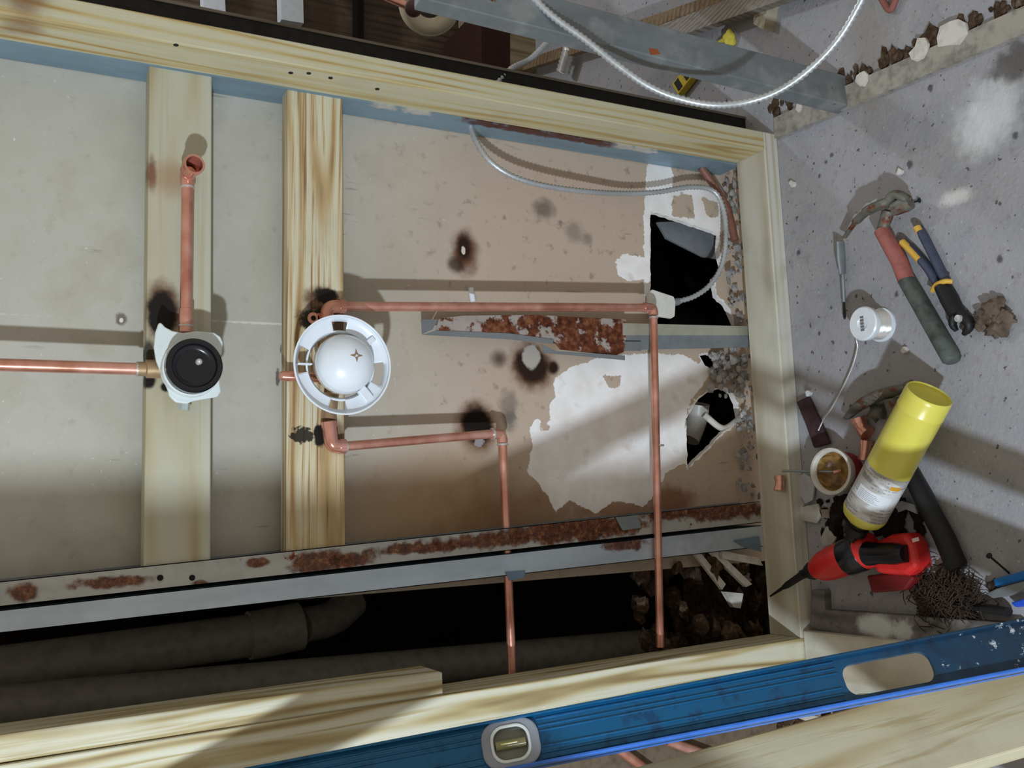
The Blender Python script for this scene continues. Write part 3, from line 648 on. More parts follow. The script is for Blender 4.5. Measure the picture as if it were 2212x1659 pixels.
simple('plastic_drain_pipe', b, M_PVC, 'long dark grey plastic pipe half hidden by the stud behind the blue level', 'pipe', smooth=40)
M_GYP = plastic('broken_gypsum', srgb(206, 200, 194), .9, .1, .5)
M_DUST = plastic('grey_mortar', srgb(158, 154, 152), .9, .1, .8)
random.seed(5)
def shard(pxs, Y, th, label, group=None, mat=M_GYP, name='drywall_shard'):
    b = MB(); b.prism([onY(x, y, Y) for x, y in pxs], (0, th, 0)); return simple(name, b, mat, label, 'shard', group)
shard([(1500, 1196), (1512, 1192), (1568, 1262), (1560, 1274)], .12, .008, 'long thin white drywall strip leaning at the far end of the dark gap', )
shard([(1532, 1190), (1548, 1188), (1625, 1262), (1612, 1268)], .11, .010, 'white drywall strip crossing diagonally under the torn end of the steel stud')
shard([(1560, 1190), (1640, 1205), (1648, 1222), (1560, 1206)], .10, .008, 'white drywall strip lying level beside the bottom plate')
shard([(1565, 1278), (1606, 1282), (1600, 1314), (1585, 1312)], .14, .012, 'cream pointed drywall chip on the dark rubble next to the bottom plate')
lb = MB()
for i in range(46):
    x = random.uniform(1380, 1640); y = random.uniform(1190, 1400) if x < 1600 else random.uniform(1200, 1370)
    P_ = onY(x, y, random.uniform(.13, .35)); lb.lump(P_, random.uniform(.008, .024), i, 2, (1.2, 1, .8), .5, 1.6)
tag(lb.build('rubble', mat_rub), 'brown broken rubble heaped in the dark gap beside the bottom plate', 'rubble', kind='stuff')
lb = MB()
for i in range(170):
    y = random.uniform(350, 1130); x = random.uniform(1562, 1612)+ (y-350)*.045
    P_ = onY(x, y, random.uniform(.125, .15)); lb.lump(P_, random.uniform(.002, .0085), i+90, 1, (1.2, .8, 1), .6, 1.6)
for i in range(70):
    P_ = onY(random.uniform(1535, 1612), random.uniform(765, 860), random.uniform(.12, .148)); lb.lump(P_, random.uniform(.003, .010), i+390, 1, (1.2, .8, 1), .5, 1.6)
tag(lb.build('mortar_crumbs', M_DUST), 'grey mortar crumbs along the back edge of the bottom plate', 'rubble', kind='stuff')
# things seen through the two holes
b = MB(); b.prism([onY(x, y, .20) for x, y in ((1420, 480), (1470, 478), (1560, 512), (1560, 560), (1520, 555), (1440, 515))], (0, .006, 0))
simple('metal_bracket', b, metal('dull_grey_metal', srgb(150, 154, 160), .5), 'grey metal bracket just inside the upper hole in the drywall', 'bracket')
b = MB(); b.tube(catmull([onY(1488, 950, .26), onY(1505, 905, .26), onY(1510, 872, .25)], 8), .024, 20)
simple('white_pipe', b, plastic('old_white_pvc', srgb(190, 184, 176), .4, .4, .3), 'short white plastic pipe inside the lower hole in the drywall', 'pipe', smooth=40)
b = MB(); b.tube(catmull([onY(1520, 895, .17), onY(1560, 925, .165), onY(1590, 910, .16), onY(1608, 890, .15)], 8), .007, 12)
simple('torn_paper_strip', b, M_GYP, 'curled strip of torn drywall paper across the lower hole', 'paper', smooth=40)
# leaning reddish copper tube at upper right of the bay
b = MB(); b.tube(catmull([onY(1515, 362, .135), onY(1545, 405, .13), onY(1572, 455, .125), onY(1588, 520, .12)], 8), .0085, 16)
simple('old_copper_tube', b, plastic('old_copper', srgb(128, 84, 68), .5, .5, .6), 'old dull copper tube bent beside the upper hole and the bottom plate', 'pipe', smooth=40)

# ================================================================== ARMOURED CABLES
M_ARM = metal('cable_armour', srgb(196, 200, 204), .3)
def armour(pts, r, name, label, pitch=.0088):
    P = resample(catmull(pts, 14), pitch/2); rs = [r*(1.0 if i % 2 else .70) for i in range(len(P))]
    b = MB(); b.tube(P, rs, 12); o = thing(name, label, 'cable', P[0]); b.build('armour', M_ARM, o, smooth=75); return o, P
c1, P1 = armour([onD(1128, -30, 1.62), onD(1190, 32, 1.62), onD(1262, 84, 1.62), onD(1330, 138, 1.62), onD(1400, 186, 1.62), onD(1470, 214, 1.62), onD(1545, 227, 1.62), onD(1620, 219, 1.62), onD(1690, 192, 1.60), onD(1760, 140, 1.57), onD(1820, 72, 1.54), onD(1875, -25, 1.5)], .0068,
       'armoured_cable', 'shiny armoured cable hanging in a wide loop before the grey leaning stud')
c2, P2 = armour([onY(1215, 52, .16), onY(1190, 82, .14), onY(1145, 128, .12), onY(1100, 152, .10), V((.03, .094, .66)), onY(1012, 240, .115), onY(1015, 268, .118), onY(1030, 308, .105), onY(1060, 350, .090), onY(1110, 382, .085), onY(1180, 402, .088), onY(1270, 414, .10), onY(1350, 418, .118), onY(1420, 415, .118), onY(1490, 404, .110), onY(1540, 412, .105), onY(1562, 450, .100), onY(1568, 510, .098), onY(1560, 570, .100), onY(1535, 614, .105), onY(1500, 640, .112), onY(1462, 652, .12)], .0062,
       'armoured_cable', 'armoured cable curling from the top pine stud to the white box by the hole')
b = MB(); b.tube([P2[-1]-(P2[-1]-P2[-2]).normalized()*.004, P2[-1]+(P2[-1]-P2[-2]).normalized()*.006], .008, 12); b.build('connector', M_GALV, c2, smooth=40)
b = MB(); b.prism([onY(x, y, .118) for x, y in ((1402, 632), (1410, 625), (1455, 640), (1460, 648), (1458, 683), (1452, 687), (1412, 681), (1402, 672))], (0, .01, 0))
simple('white_box', b, plastic('card_white', srgb(214, 212, 206), .8, .2, .2), 'small white plastic box at the end of the armoured cable behind the copper elbow', 'box', bevel=.0015)
b = MB(); b.tube([onY(1017, 622, .150), onY(1022, 652, .150)], .0055, 12)
simple('plastic_anchor', b, M_WHITE, 'short white wall plug sticking out above the horizontal copper run', 'wall plug', smooth=50)

# ================================================================== NEXT ROOM (beyond the top pine stud)
g0, g1 = onZ(1822, 203, 0), onD(1120, 22, 1.62)
L = g1-g0; Ld = L.normalized(); toc = (CAM_C-g0); toc = (toc-Ld*toc.dot(Ld)).normalized(); Wd = Ld.cross(toc); Wd = Wd if Wd.x > 0 else -Wd
tt = math.radians(-38); nW = Wd*math.cos(tt)+toc*math.sin(tt); nT = toc*math.cos(tt)-Wd*math.sin(tt)
r = thing('steel_stud', 'old grey paint-stained stud leaning across the next room behind the hanging cable', 'steel stud', g0)
b = MB(); b.obox(g0-nW*.034-nT*.02, nW*.066, nT*.034, L*1.25); m_old = metal('old_grey_stud_metal', srgb(132, 138, 142), .5, rust=True, scale=15, rustamt=(.66, .7), paint=srgb(166, 168, 168))
b.build('body', m_old, r, bevel=.002)
b = MB(); b.prism([onD(x, y, 1.55) for x, y in ((1403, 104), (1420, 106), (1427, 117), (1406, 119))], toc*-.002); b.build('rust_patch', plastic('rust', srgb(130, 72, 44), .9, .1), r)
# floor trims in the corner
fl0, fl1 = onZ(1680, 300, 0), onZ(2230, 70, 0); d = fl1-fl0; e = onZ(1664, 262, 0)-fl0; e = e-d.normalized()*e.dot(d.normalized())
b = MB(); b.obox(fl0+V((0, 0, .0)), d*1.4, e, V((0, 0, .009)))
simple('floor_strip', b, plastic('dusty_strip', srgb(160, 154, 146), .9, .1, .8), 'grey dusty wooden strip running along the floor edge from the end of the bottom plate', 'strip')
random.seed(11); lb = MB()
for i in range(110):
    t = random.random(); x = 1655+t*560; y = 248-t*250+random.uniform(-16, 8); lb.lump(onZ(x, y, 0.002), random.uniform(.003, .011), i, 1, (1.4, 1, .6), .5, 1.6)
tag(lb.build('plaster_rubble', mat_rub), 'dark rubble and rust flakes in the slot beside the grey floor strip', 'rubble', kind='stuff')
def chip(cx_, cy_, r_, label, seed, mat=M_GYP, Z=.006, name='plaster_chip', asp=1.0):
    random.seed(seed); k = 9; c = onZ(cx_, cy_, Z); P_ = []
    for i in range(k):
        t = 2*math.pi*i/k; rr = r_*random.uniform(.7, 1.15); P_.append(c+V((math.cos(t)*rr, math.sin(t)*rr*asp, random.uniform(-.002, .002))))
    b = MB(); b.prism(P_, (0, 0, .006)); return simple(name, b, mat, label, 'chip')
chip(2060, 72, .027, 'largest white plaster chip, at the top right beside the floor strip', 1, asp=1.2)
chip(1990, 110, .020, 'triangular white plaster chip left of the largest chip in the slot', 2)
chip(1864, 172, .016, 'small flat white chip touching the foot of the grey leaning stud', 3)
chip(1730, 225, .018, 'pale chip in the slot nearest the corner of the pine plate', 4, asp=.5)
chip(1715, 397, .007, 'tiny cream chip on the floor near the top of the brown scuff arc', 5, Z=.001)
chip(1947, 372, .007, 'tiny cream chip on the floor above the hammer head', 6, Z=.001)
chip(1957, 757, .008, 'tiny beige crumb on the floor below the solder spool and hammer', 7, Z=.001)
# boards, posts and pipes far back
def farbox(name, pxs, D, th, mat, label, cat, group=None):
    b = MB(); b.prism([onY(x, y, 1.20 if D < 2.2 else .98) for x, y in pxs], (0, .045 if D < 2.2 else .27, 0)); return simple(name, b, mat, label, cat, group)
m_pale = wood('pale_far_board', srgb(150, 136, 112), srgb(128, 112, 88), srgb(92, 74, 56), freq=50, seed=20)
m_whiteb = plastic('white_board', srgb(190, 194, 200), .6, .3, .2)
farbox('white_batten', [(438, -40), (484, -40), (488, 34), (440, 26)], 2.1, .03, m_whiteb, 'shorter white batten at the top left behind the pine stud', 'batten')
farbox('white_batten', [(606, -40), (654, -40), (656, 50), (608, 42)], 2.1, .03, m_whiteb, 'longer white batten right of the other one, left of the white ring', 'batten')
farbox('pale_rail', [(1003, 15), (1040, 22), (1040, 150), (1003, 150)], 2.15, .04, m_pale, 'pale wooden rail just right of the white pipe ring', 'rail')
farbox('pale_rail', [(1102, 36), (1165, 45), (1165, 150), (1102, 150)], 2.3, .04, m_pale, 'wider yellowish rail behind the short piece of armoured cable', 'rail')
farbox('red_brown_board', [(1040, 10), (1102, 20), (1102, 180), (1040, 170)], 2.3, .02, plastic('dark_red_panel', srgb(52, 30, 24), .8, .2, .3), 'dark red-brown board between the two pale rails', 'board')
farbox('dark_rail', [(772, -40), (786, -40), (786, 90), (772, 90)], 2.15, .03, plastic('near_black', srgb(22, 18, 16), .9, .1), 'nearly black narrow rail left of the white ring', 'rail')
b = MB(); rc_ = onD(928, 8, 2.1); ax = (CAM_C-rc_).normalized()
prof = [(.048+.019*math.cos(a)+0.0, .019*math.sin(a)) for a in [2*math.pi*k/16 for k in range(17)]]
b.lathe(rc_, ax, prof, 36); simple('white_pipe_ring', b, plastic('cream_plastic', srgb(196, 186, 164), .35, .5, .15), 'cream-white curved drain pipe bend seen end-on in the dark bay at the top', 'pipe bend', smooth=50)
b = MB(); b.tube([onD(790, -25, 2.02), onD(882, 14, 2.02)], .008, 14); cpt = thing('copper_stub', 'small copper pipe ending in a round cap in front of the cream pipe bend', 'pipe', onD(882, 14, 2.02)); b.build('pipe', M_COPPER, cpt, smooth=40)
b = MB(); b.lathe(onD(893, 18, 2.0), ax, [(.0001, .004), (.008, .004), (.016, 0), (.018, -.006)], 20); b.build('cap', plastic('dark_copper', srgb(70, 44, 36), .5), cpt, smooth=40)
b = MB(); q0, q1 = onZ(1040, 168, .03), onZ(1480, 18, .03); d = q1-q0; b.obox(q0, d*1.6, V((0, .12, 0))-d.normalized()*d.normalized().dot(V((0, .12, 0))), V((0, 0, .02)))
simple('brown_plank', b, M_BROWNWOOD, 'brown plank lying diagonally on the far floor behind the hanging cable', 'plank')
b = MB(); q0, q1 = onZ(1440, 60, .03), onZ(1640, -14, .03); d = q1-q0; b.obox(q0, d*2, V((-.03, .06, 0)), V((0, 0, .025)))
simple('grey_plank', b, M_OLDWOOD, 'narrow grey plank on the far floor at the top edge of the photo', 'plank')
b = MB(); dct = [onZ(1215, 158, .04), onZ(1232, 100, .04)]; P_ = resample([dct[0], dct[1]], .006); b.tube(P_, [.021 if i % 2 else .018 for i in range(len(P_))], 18)
simple('flexible_duct', b, M_CHROME, 'short shiny ribbed metal hose behind the top pine stud', 'hose', smooth=80)
b = MB(); b.obox(onZ(1478, 208, .004), onZ(1532, 138, .004)-onZ(1478, 208, .004), V((.035, .02, 0)), V((0, 0, .02)))
r = thing('yellow_level', 'yellow and black short level lying between the pine stud and the grey leaning stud', 'level', onZ(1505, 170, 0))
b.build('body', plastic('yellow_paint', srgb(206, 176, 50), .5, .4, .3), r, bevel=.002)
for k in (0.08, .4, .75):
    b = MB(); s0 = onZ(1478, 208, .004); dd_ = onZ(1532, 138, .004)-s0; b.obox(s0+dd_*k+V((.004, .002, .0195)), dd_*.16, V((.026, .015, 0)), V((0, 0, .002))); b.build('black_stripe', M_RUBBER, r)
b = MB(); b.lump(onZ(1576, 82, .012), .019, 3, 3, (1, .8, .7), .25, 1.2); b.tube([onZ(1565, 86, .01), onZ(1550, 92, .008)], [.006, .002], 8)
simple('yellow_sponge', b, plastic('yellow_foam', srgb(206, 190, 80), .9, .1, .4), 'small yellow crumpled piece above the grey leaning stud', 'sponge', smooth=60)
b = MB(); b.prism([onZ(x, y, .0) for x, y in ((1652, 0), (1686, -8), (1672, 70), (1650, 58))], (0, 0, .03))
simple('wood_block', b, wood('pale_block', srgb(176, 168, 150), srgb(160, 148, 124), srgb(120, 104, 80), seed=31), 'pale wood block standing at the top edge above the hanging cable', 'block')
b = MB(); b.tube(catmull([onZ(1900, -10, .01), onZ(1922, 22, .01), onZ(1938, -8, .012)], 6), .006, 10)
simple('red_wire', b, plastic('brick_red', srgb(140, 84, 76), .7), 'bent reddish wire at the top edge right of the cable loop', 'wire', smooth=50)

# ================================================================== TOOLS ON THE FLOOR
def ztop(x, y, z): return onZ(x, y, z)
M_REDRUB = plastic('worn_red_grip', srgb(160, 96, 90), .6, .3, .6)
M_DIRTYBLK = plastic('dirty_green_black', srgb(86, 92, 88), .6, .3, 1.0)
M_TOOLSTEEL = metal('worn_tool_steel', srgb(120, 120, 112), .5, rust=True, scale=40, rustamt=(.5, .62))
# claw hammer with red grip
H = thing('claw_hammer', 'claw hammer with a worn red and dark grip lying on the bare floor', 'hammer', onZ(1960, 600, 0))
za = .022
hp = [onZ(1905, 498, .03), onZ(1985, 640, .024), onZ(2060, 775, za)]
b = MB(); b.tube([hp[0], hp[0].lerp(hp[1], .5), onZ(1958, 605, .026)], [.0165, .0175, .0175], 18, flat=.8); b.build('red_grip', M_REDRUB, H, smooth=50)
b = MB(); q = [onZ(1958, 605, .026), onZ(1990, 660, .024), onZ(2030, 730, .022), onZ(2056, 775, .022), onZ(2059, 781, .022)]
b.tube(q, [.0172, .0178, .0185, .019, .014], 18, flat=.8); b.build('dark_grip', M_DIRTYBLK, H, smooth=50)
b = MB(); b.tube([onZ(1905, 498, .03), onZ(1920, 455, .032)], [.010, .012], 14)
b.tube(catmull([onZ(1962, 432, .040), onZ(1935, 420, .046), onZ(1915, 438, .045), onZ(1880, 452, .045), onZ(1850, 478, .036), onZ(1825, 512, .022)], 6), [.012]+[.014]*11+[.017]*3+[.015]*5+[.011]*5+[.006]*6, 14, flat=.6)
b.tube([onZ(1930, 452, .04), onZ(1955, 440, .036), onZ(1966, 434, .034)], [.013, .016, .015], 16)
b.build('steel_head', M_TOOLSTEEL, H, smooth=60)
# screws/nail by the hammer head
b = MB(); b.tube([onZ(1952, 443, .004), onZ(1983, 434, .004)], .0018, 8); b.lathe(onZ(1985, 433, .004), onZ(1985, 433, .004)-onZ(1952, 443, .004), [(.0001, 0), (.0045, 0), (.0045, .0015), (.0001, .0015)], 10)
simple('nail', b, M_DARKMETAL, 'bent dark nail on the floor pointing away from the hammer head', 'nail')
# acid brush
r = thing('flux_brush', 'small flux brush with silver handle and black bristles beside the solder spool', 'brush', onZ(1820, 600, 0))
b = MB(); b.tube([onZ(1815, 522, .022), onZ(1817, 560, .018), onZ(1820, 592, .015)], [.0105, .0115, .0085], 14, flat=.45); b.build('tin_handle', M_GALV, r, smooth=60)
b = MB(); b.tube([onZ(1820, 592, .015), onZ(1823, 652, .008)], .0036, 10); b.build('ferrule', M_GALV, r, smooth=50)
b = MB()
for i in range(26):
    t = 2*math.pi*random.random(); q = math.sqrt(random.random())*.0055; o = V((math.cos(t)*q, 0, math.sin(t)*q*.6+.001)); b.tube([onZ(1823, 650, .008)+o*.6, onZ(1825, 684, .006)+o], .0012, 5)
b.build('bristles', M_BLACK, r)
# pliers
P = thing('pliers', 'slip-joint pliers with yellow and dark blue handles and a black head lying open', 'pliers', onZ(2030, 620, 0))
m_yel = plastic('yellow_grip', srgb(214, 170, 70), .5, .4, .2); m_nav = plastic('navy_grip', srgb(66, 72, 94), .5, .4, .5)
for (hx, tipc, lab) in (([(1952, 522), (1975, 545), (2005, 580), (2032, 625)], 0, 'left handle'), ([(1984, 490), (2000, 520), (2020, 560), (2046, 612)], 1, 'right')):
    pts_ = catmull([onZ(x, y, .014) for x, y in hx], 6)
    b = MB(); b.tube(pts_, [.0085]*4+[.0095]*(len(pts_)-4), 14, flat=.8); hd = b.build('handle', m_nav, P, smooth=50)
    k = 9 if tipc == 0 else 2
    b = MB(); b.tube([q+V((-.001, 0, .0025)) for q in pts_[:k+1]], [.0085]*(k+1), 14, flat=.8); build_sub(b, 'yellow_inlay', m_yel, hd, smooth=50)
b = MB(); b.tube(catmull([onZ(2014, 628, .016), onZ(2022, 616, .024), onZ(2040, 608, .026), onZ(2056, 608, .018)], 5), .0045, 10); b.build('yellow_band', m_yel, P, smooth=50)
b = MB(); b.tube([onZ(2037, 620, .016), onZ(2052, 648, .017), onZ(2068, 680, .016)], [.017, .019, .017], 16, flat=.75)
b.tube(catmull([onZ(2068, 675, .016), onZ(2088, 690, .015), onZ(2094, 706, .014), onZ(2082, 722, .012)], 5), [.012, .013, .013, .013, .012, .012, .012, .011, .011, .010, .009, .009, .008, .008, .006, .005], 12, flat=.8)
b.tube(catmull([onZ(2062, 680, .016), onZ(2058, 700, .014), onZ(2066, 714, .012)], 5), [.010, .010, .009, .009, .008, .008, .007, .007, .006, .005, .005], 12, flat=.8)
b.build('black_head', M_RUBBER, P, smooth=50)
b = MB(); b.lathe(onZ(2072, 688, .026), (0, 0, 1), [(.0001, .006), (.006, .005), (.007, 0)], 14); b.build('pivot', M_CHROME, P, smooth=50)
# brown lump
b = MB()
for i, (x, y, z, rr) in enumerate(((2150, 665, .012, .016), (2130, 690, .010, .017), (2155, 705, .010, .018), (2172, 690, .012, .014), (2118, 702, .006, .010))): b.lump(onZ(x, y, z), rr, i+3, 3, (1, 1, .7), .5, 2.0)
simple('crumpled_scrap', b, plastic('muddy_brown', srgb(108, 94, 84), .9, .1, .8), 'crumpled brown-grey scrap at the right, past the pliers head', 'scrap', smooth=60)
# solder spool
S = thing('solder_spool', 'spool of shiny solder with white flanges standing on the floor', 'spool', onZ(1905, 700, 0))
sc = onZ(1905, 702, .0); ax = V((.0, .0, 1.0))
h_ = .052; rr = .0318
b = MB(); b.lathe(sc, ax, [(.0001, 0), (rr, 0), (rr, .004), (.027, .0045)], 40); b.build('lower_flange', M_WHITE, S, smooth=40)
prof = []
for i in range(22):
    z = .0045+i*(.020-.0045+.017)/22; prof += [(.0268, z), (.0277, z+.0007)]
b = MB(); b.lathe(sc, ax, prof, 40); b.build('solder_winding', M_CHROME, S, smooth=70)
b = MB(); b.lathe(sc, ax, [(.027, .037), (rr*.97, .038), (rr, .043), (rr, .0495), (.0295, .052), (.012, .052), (.010, .050), (.0001, .050)], 40); uf = b.build('upper_flange', M_WHITE, S, smooth=40)
lt = sc+V((0, 0, .0522))
b = MB()
for k in range(5):
    b.box((lt.x-.014+k*.006, lt.y-.004, lt.z), (lt.x-.0105+k*.006, lt.y+.004, lt.z+.0004))
build_sub(b, 'grey_label_print', plastic('label_grey', srgb(110, 108, 112), .7), uf)
wp = catmull([sc+V((-.028, .006, .030)), onZ(1851, 728, .022), onZ(1852, 752, .014), onZ(1842, 790, .010), onZ(1822, 835, .008), onZ(1798, 880, .010), onZ(1780, 905, .012), onZ(1768, 930, .014)], 8)
b = MB(); b.tube(wp, .0016, 8); b.build('solder_wire', M_CHROME, S, smooth=60)

# torch cylinder
T_ = thing('gas_cylinder', 'yellow gas cylinder with a white printed label lying across the tools', 'gas cylinder', onZ(1930, 980, 0))
m_ylw = plastic('yellow_cylinder_paint', srgb(222, 212, 92), .32, .5, .06, coat=.3)
tb_, tn = onZ(2008, 850, .090), onZ(1868, 1108, .078); ta = (tb_-tn).normalized(); TL = (tb_-tn).length; R_ = .0395
fr = onZ(1925, 1000, .06)
b = MB(); s0 = tn
lab_a = TL*.40
b.lathe(s0, ta, [(R_, lab_a), (R_, TL-.036), (R_*1.012, TL-.035), (R_*1.012, TL-.032), (R_, TL-.031), (R_, TL-.008), (R_*.985, TL-.002), (R_*.95, TL), (R_*.90, TL-.001), (R_*.88, TL-.006), (R_*.7, TL-.010), (.0001, TL-.014)], 48)
b.build('yellow_body', m_ylw, T_, smooth=45)
mL = N('cylinder_label'); px_ = mL.loc; sp_ = mL.n('ShaderNodeSeparateXYZ'); mL.lk(px_, sp_.inputs[0])
zz = sp_.outputs[2]; wv = mL.ma('SINE', mL.ma('MULTIPLY', zz, 900)); tx = mL.noise(mL.vm('MULTIPLY', px_, (1, 1, .5)), 260, 2)
linef = mL.ma('MULTIPLY', mL.mr(wv, .1, .5), mL.mr(tx, .42, .52)); linef = mL.ma('MULTIPLY', linef, mL.mr(mL.noise(px_, 25, 2), .45, .55))
lc = mL.mix(mL.mr(mL.noise(mL.vm('MULTIPLY', px_, (.4, .4, 1)), 34, 2), .47, .53), srgb(206, 206, 208), srgb(172, 168, 164)); lc = mL.mix(mL.ma('MULTIPLY', linef, .6), lc, srgb(96, 90, 100))
m_lab = mL.done(lc, .5, 0, .4)
b = MB(); b.lathe(s0, ta, [(R_*1.002, .006), (R_*1.002, lab_a)], 48); lb_ = b.build('label', m_lab, T_, smooth=45)
u_, v_, a_ = basis(ta); tocam = (CAM_C-s0); tocam = (tocam-ta*tocam.dot(ta)).normalized(); sd = ta.cross(tocam)
def onlabel(h0, h1, t0, t1, name, mat):
    b = MB(); n_ = 10; vs = []
    for i in range(n_+1):
        t = t0+(t1-t0)*i/n_; d = tocam*math.cos(t)+sd*math.sin(t); vs += [s0+ta*h0+d*R_*1.008, s0+ta*h1+d*R_*1.008]
    b.add(vs, [(2*i, 2*i+2, 2*i+3, 2*i+1) for i in range(n_)]); return build_sub(b, name, mat, lb_)
onlabel(lab_a-.022, lab_a-.014, .45, .95, 'orange_mark', plastic('orange_ink', srgb(206, 150, 40), .5)); onlabel(lab_a-.026, lab_a-.019, -1.0, -.35, 'grey_print', plastic('grey_ink', srgb(140, 132, 134), .6))
onlabel(lab_a-.062, lab_a-.038, -.8, .8, 'white_panel', plastic('label_white', srgb(214, 218, 224), .5))
for k in range(6):
    onlabel(lab_a-.044-k*.0030, lab_a-.0431-k*.0030, -.7, .1+.1*(k % 3), 'print_line', plastic('ink', srgb(150, 146, 156), .6))
b = MB(); b.lathe(s0, ta, [(R_, .006), (R_*1.01, .004), (R_, 0), (R_*.9, -.010), (R_*.6, -.020), (.016, -.024)], 48); b.build('yellow_shoulder', m_ylw, T_, smooth=45)
b = MB(); b.lathe(s0, -ta, [(.016, .022), (.016, .030), (.021, .031), (.021, .044), (.012, .05), (.012, .062), (.0001, .062)], 20); b.build('black_valve', M_RUBBER, T_, smooth=45)

# second hammer under the cylinder
H2 = thing('claw_hammer', 'claw hammer with a long black grip, half hidden under the yellow gas cylinder', 'hammer', onZ(1990, 1050, 0))
b = MB(); b.tube([onZ(1950, 990, .024), onZ(1992, 1070, .022), onZ(2040, 1160, .022), onZ(2066, 1222, .022), onZ(2069, 1229, .022)], [.015, .0185, .020, .0205, .016], 18, flat=.85); b.build('black_grip', M_RUBBER, H2, smooth=50)
b = MB(); cl = catmull([onZ(1958, 838, .036), onZ(1930, 845, .042), onZ(1890, 858, .04), onZ(1855, 878, .032), onZ(1830, 902, .016)], 6); m_ = len(cl)
b.tube(cl, [.008+.010*math.sin(math.pi*min(1, i/(m_-1)*.9+.1)) for i in range(m_)], 14, flat=.6); b.tube([onZ(1925, 860, .036), onZ(1935, 905, .030), onZ(1950, 990, .024)], [.014, .012, .012], 14)
b.tube([onZ(1955, 842, .036), onZ(1972, 838, .034)], [.012, .015], 14); b.lump(onZ(1895, 888, .016), .019, 4, 2, (1.1, 1, .7), .5, 1.6)
b.build('steel_head', M_TOOLSTEEL, H2, smooth=60)

# fittings on floor
def elbow_fit(px, z, d1, d2, label, group=None, r_=.010):
    c = onZ(px[0], px[1], z); b = MB(); d1, d2 = V(d1), V(d2)
    b.tube(fillet([c+d1, c, c+d2], .012, 6), r_, 16); b.tube([c+d1*1.02, c+d1*.55], r_*1.15, 16); b.tube([c+d2*1.02, c+d2*.55], r_*1.15, 16)
    return simple('copper_elbow', b, M_COPPER2, label, 'copper fitting', group, smooth=45)
elbow_fit((1685, 1045), .050, (.016, 0, 0), (-.014, 0, .004), 'small copper fitting lying on top of the bottom plate', r_=.0095)
elbow_fit((1862, 925), .014, (.020, .004, .004), (-.012, -.012, 0), 'bright copper elbow between the hammer claw and the yellow cylinder', r_=.013)
elbow_fit((1870, 972), .012, (.018, -.004, 0), (-.018, .004, .002), 'brownish copper elbow tucked against the cylinder just above its label', r_=.0105)
# sanding cloth strip
b = MB(); q = [onZ(x, y, .004) for x, y in ((1727, 868), (1752, 856), (1775, 905), (1798, 958), (1765, 968), (1748, 920))]; b.prism(q, (0, 0, .010))
simple('sanding_cloth', b, plastic('maroon_cloth', srgb(74, 56, 60), .9, .1, .7), 'folded maroon sanding cloth on the floor against the bottom plate', 'sanding cloth', bevel=.003)
chip(1749, 850, .007, 'small bright white crumb at the end of the maroon sanding cloth', 9, M_WHITE, .012)
# flux cup
K = thing('flux_cup', 'open white flux tub with amber paste, red band and dripping rim', 'tub', onZ(1815, 1020, 0))
kc = onZ(1832, 1020, 0); hh = .058
m_cup = plastic('cup_white', srgb(206, 202, 194), .5, .4, .25)
kx = V((.04, -.16, 1)).normalized()
b = MB(); b.lathe(kc, kx, [(.0001, 0), (.035, 0), (.037, .004), (.039, hh-.009), (.0445, hh-.008), (.0445, hh), (.040, hh+.001), (.0375, hh-.002), (.036, .008), (.0001, .006)], 40); b.build('tub_body', m_cup, K, smooth=45)
mA = N('amber_flux'); na_ = mA.noise(mA.pos, 60, 4); m_amb = mA.done(mA.ramp(na_, [(.35, srgb(96, 66, 30)), (.55, srgb(150, 116, 64)), (.7, srgb(178, 152, 104))]), .35, 0, .5); 
b = MB(); b.lathe(kc+kx*.018, kx, [(.0001, .0), (.02, .001), (.0360, .010), (.0370, .030)], 32); b.build('flux_paste', m_amb, K, smooth=60)
b = MB(); b.lathe(kc, kx, [(.0378, .006), (.0394, .034)], 40, a0=-2.4, a1=.6); b.build('red_band', plastic('red_label', srgb(150, 34, 44), .5, .4, .2), K, solid=.0006)
r = thing('flux_brush', 'thin metal brush handle sticking out of the white flux tub', 'brush', onZ(1790, 1020, .03))
b = MB(); b.tube([onZ(1690, 1017, .075), kc+kx*.03+V((.0, .004, 0))], .0024, 8); b.build('handle', M_GALV, r, smooth=50)
b = MB(); b.tube([kc+kx*.036+V((-.002, .010, 0)), kc+kx*.024+V((.002, 0, 0))], .0045, 10); b.build('ferrule', M_COPPER2, r, smooth=50)
# paper scraps and dirt around
def scrap(pxs, z, label, col, h=.004):
    b = MB(); b.prism([onZ(x, y, z+.004*mn.noise(V((x*.1, y*.1, 0)))) for x, y in pxs], (0, 0, h)); return simple('paper_scrap', b, plastic('scrap', col, .9, .1, .4), label, 'scrap')
scrap([(1722, 1040), (1738, 1022), (1752, 1030), (1762, 1050), (1758, 1080), (1742, 1088), (1728, 1062)], .006, 'torn whitish scrap between the copper fitting and the flux tub', srgb(176, 176, 180))
scrap([(1735, 1095), (1770, 1088), (1776, 1112), (1768, 1130), (1735, 1124)], .004, 'square pale scrap beside the bottom plate below the flux tub', srgb(172, 168, 160))
scrap([(1788, 1136), (1810, 1160), (1800, 1176), (1782, 1178), (1774, 1166)], .010, 'diamond shaped pale scrap just above the red drill', srgb(178, 178, 172))
scrap([(1775, 1100), (1840, 1100), (1845, 1120), (1820, 1138), (1800, 1120), (1780, 1118)], .004, 'brownish paper scrap under the end of the gas cylinder', srgb(128, 112, 100))
scrap([(1930, 1095), (1950, 1082), (1978, 1090), (1984, 1110), (1960, 1100), (1940, 1108)], .010, 'curved pale scrap between the cylinder label and the black grip', srgb(178, 182, 184))
lb = MB(); random.seed(21)
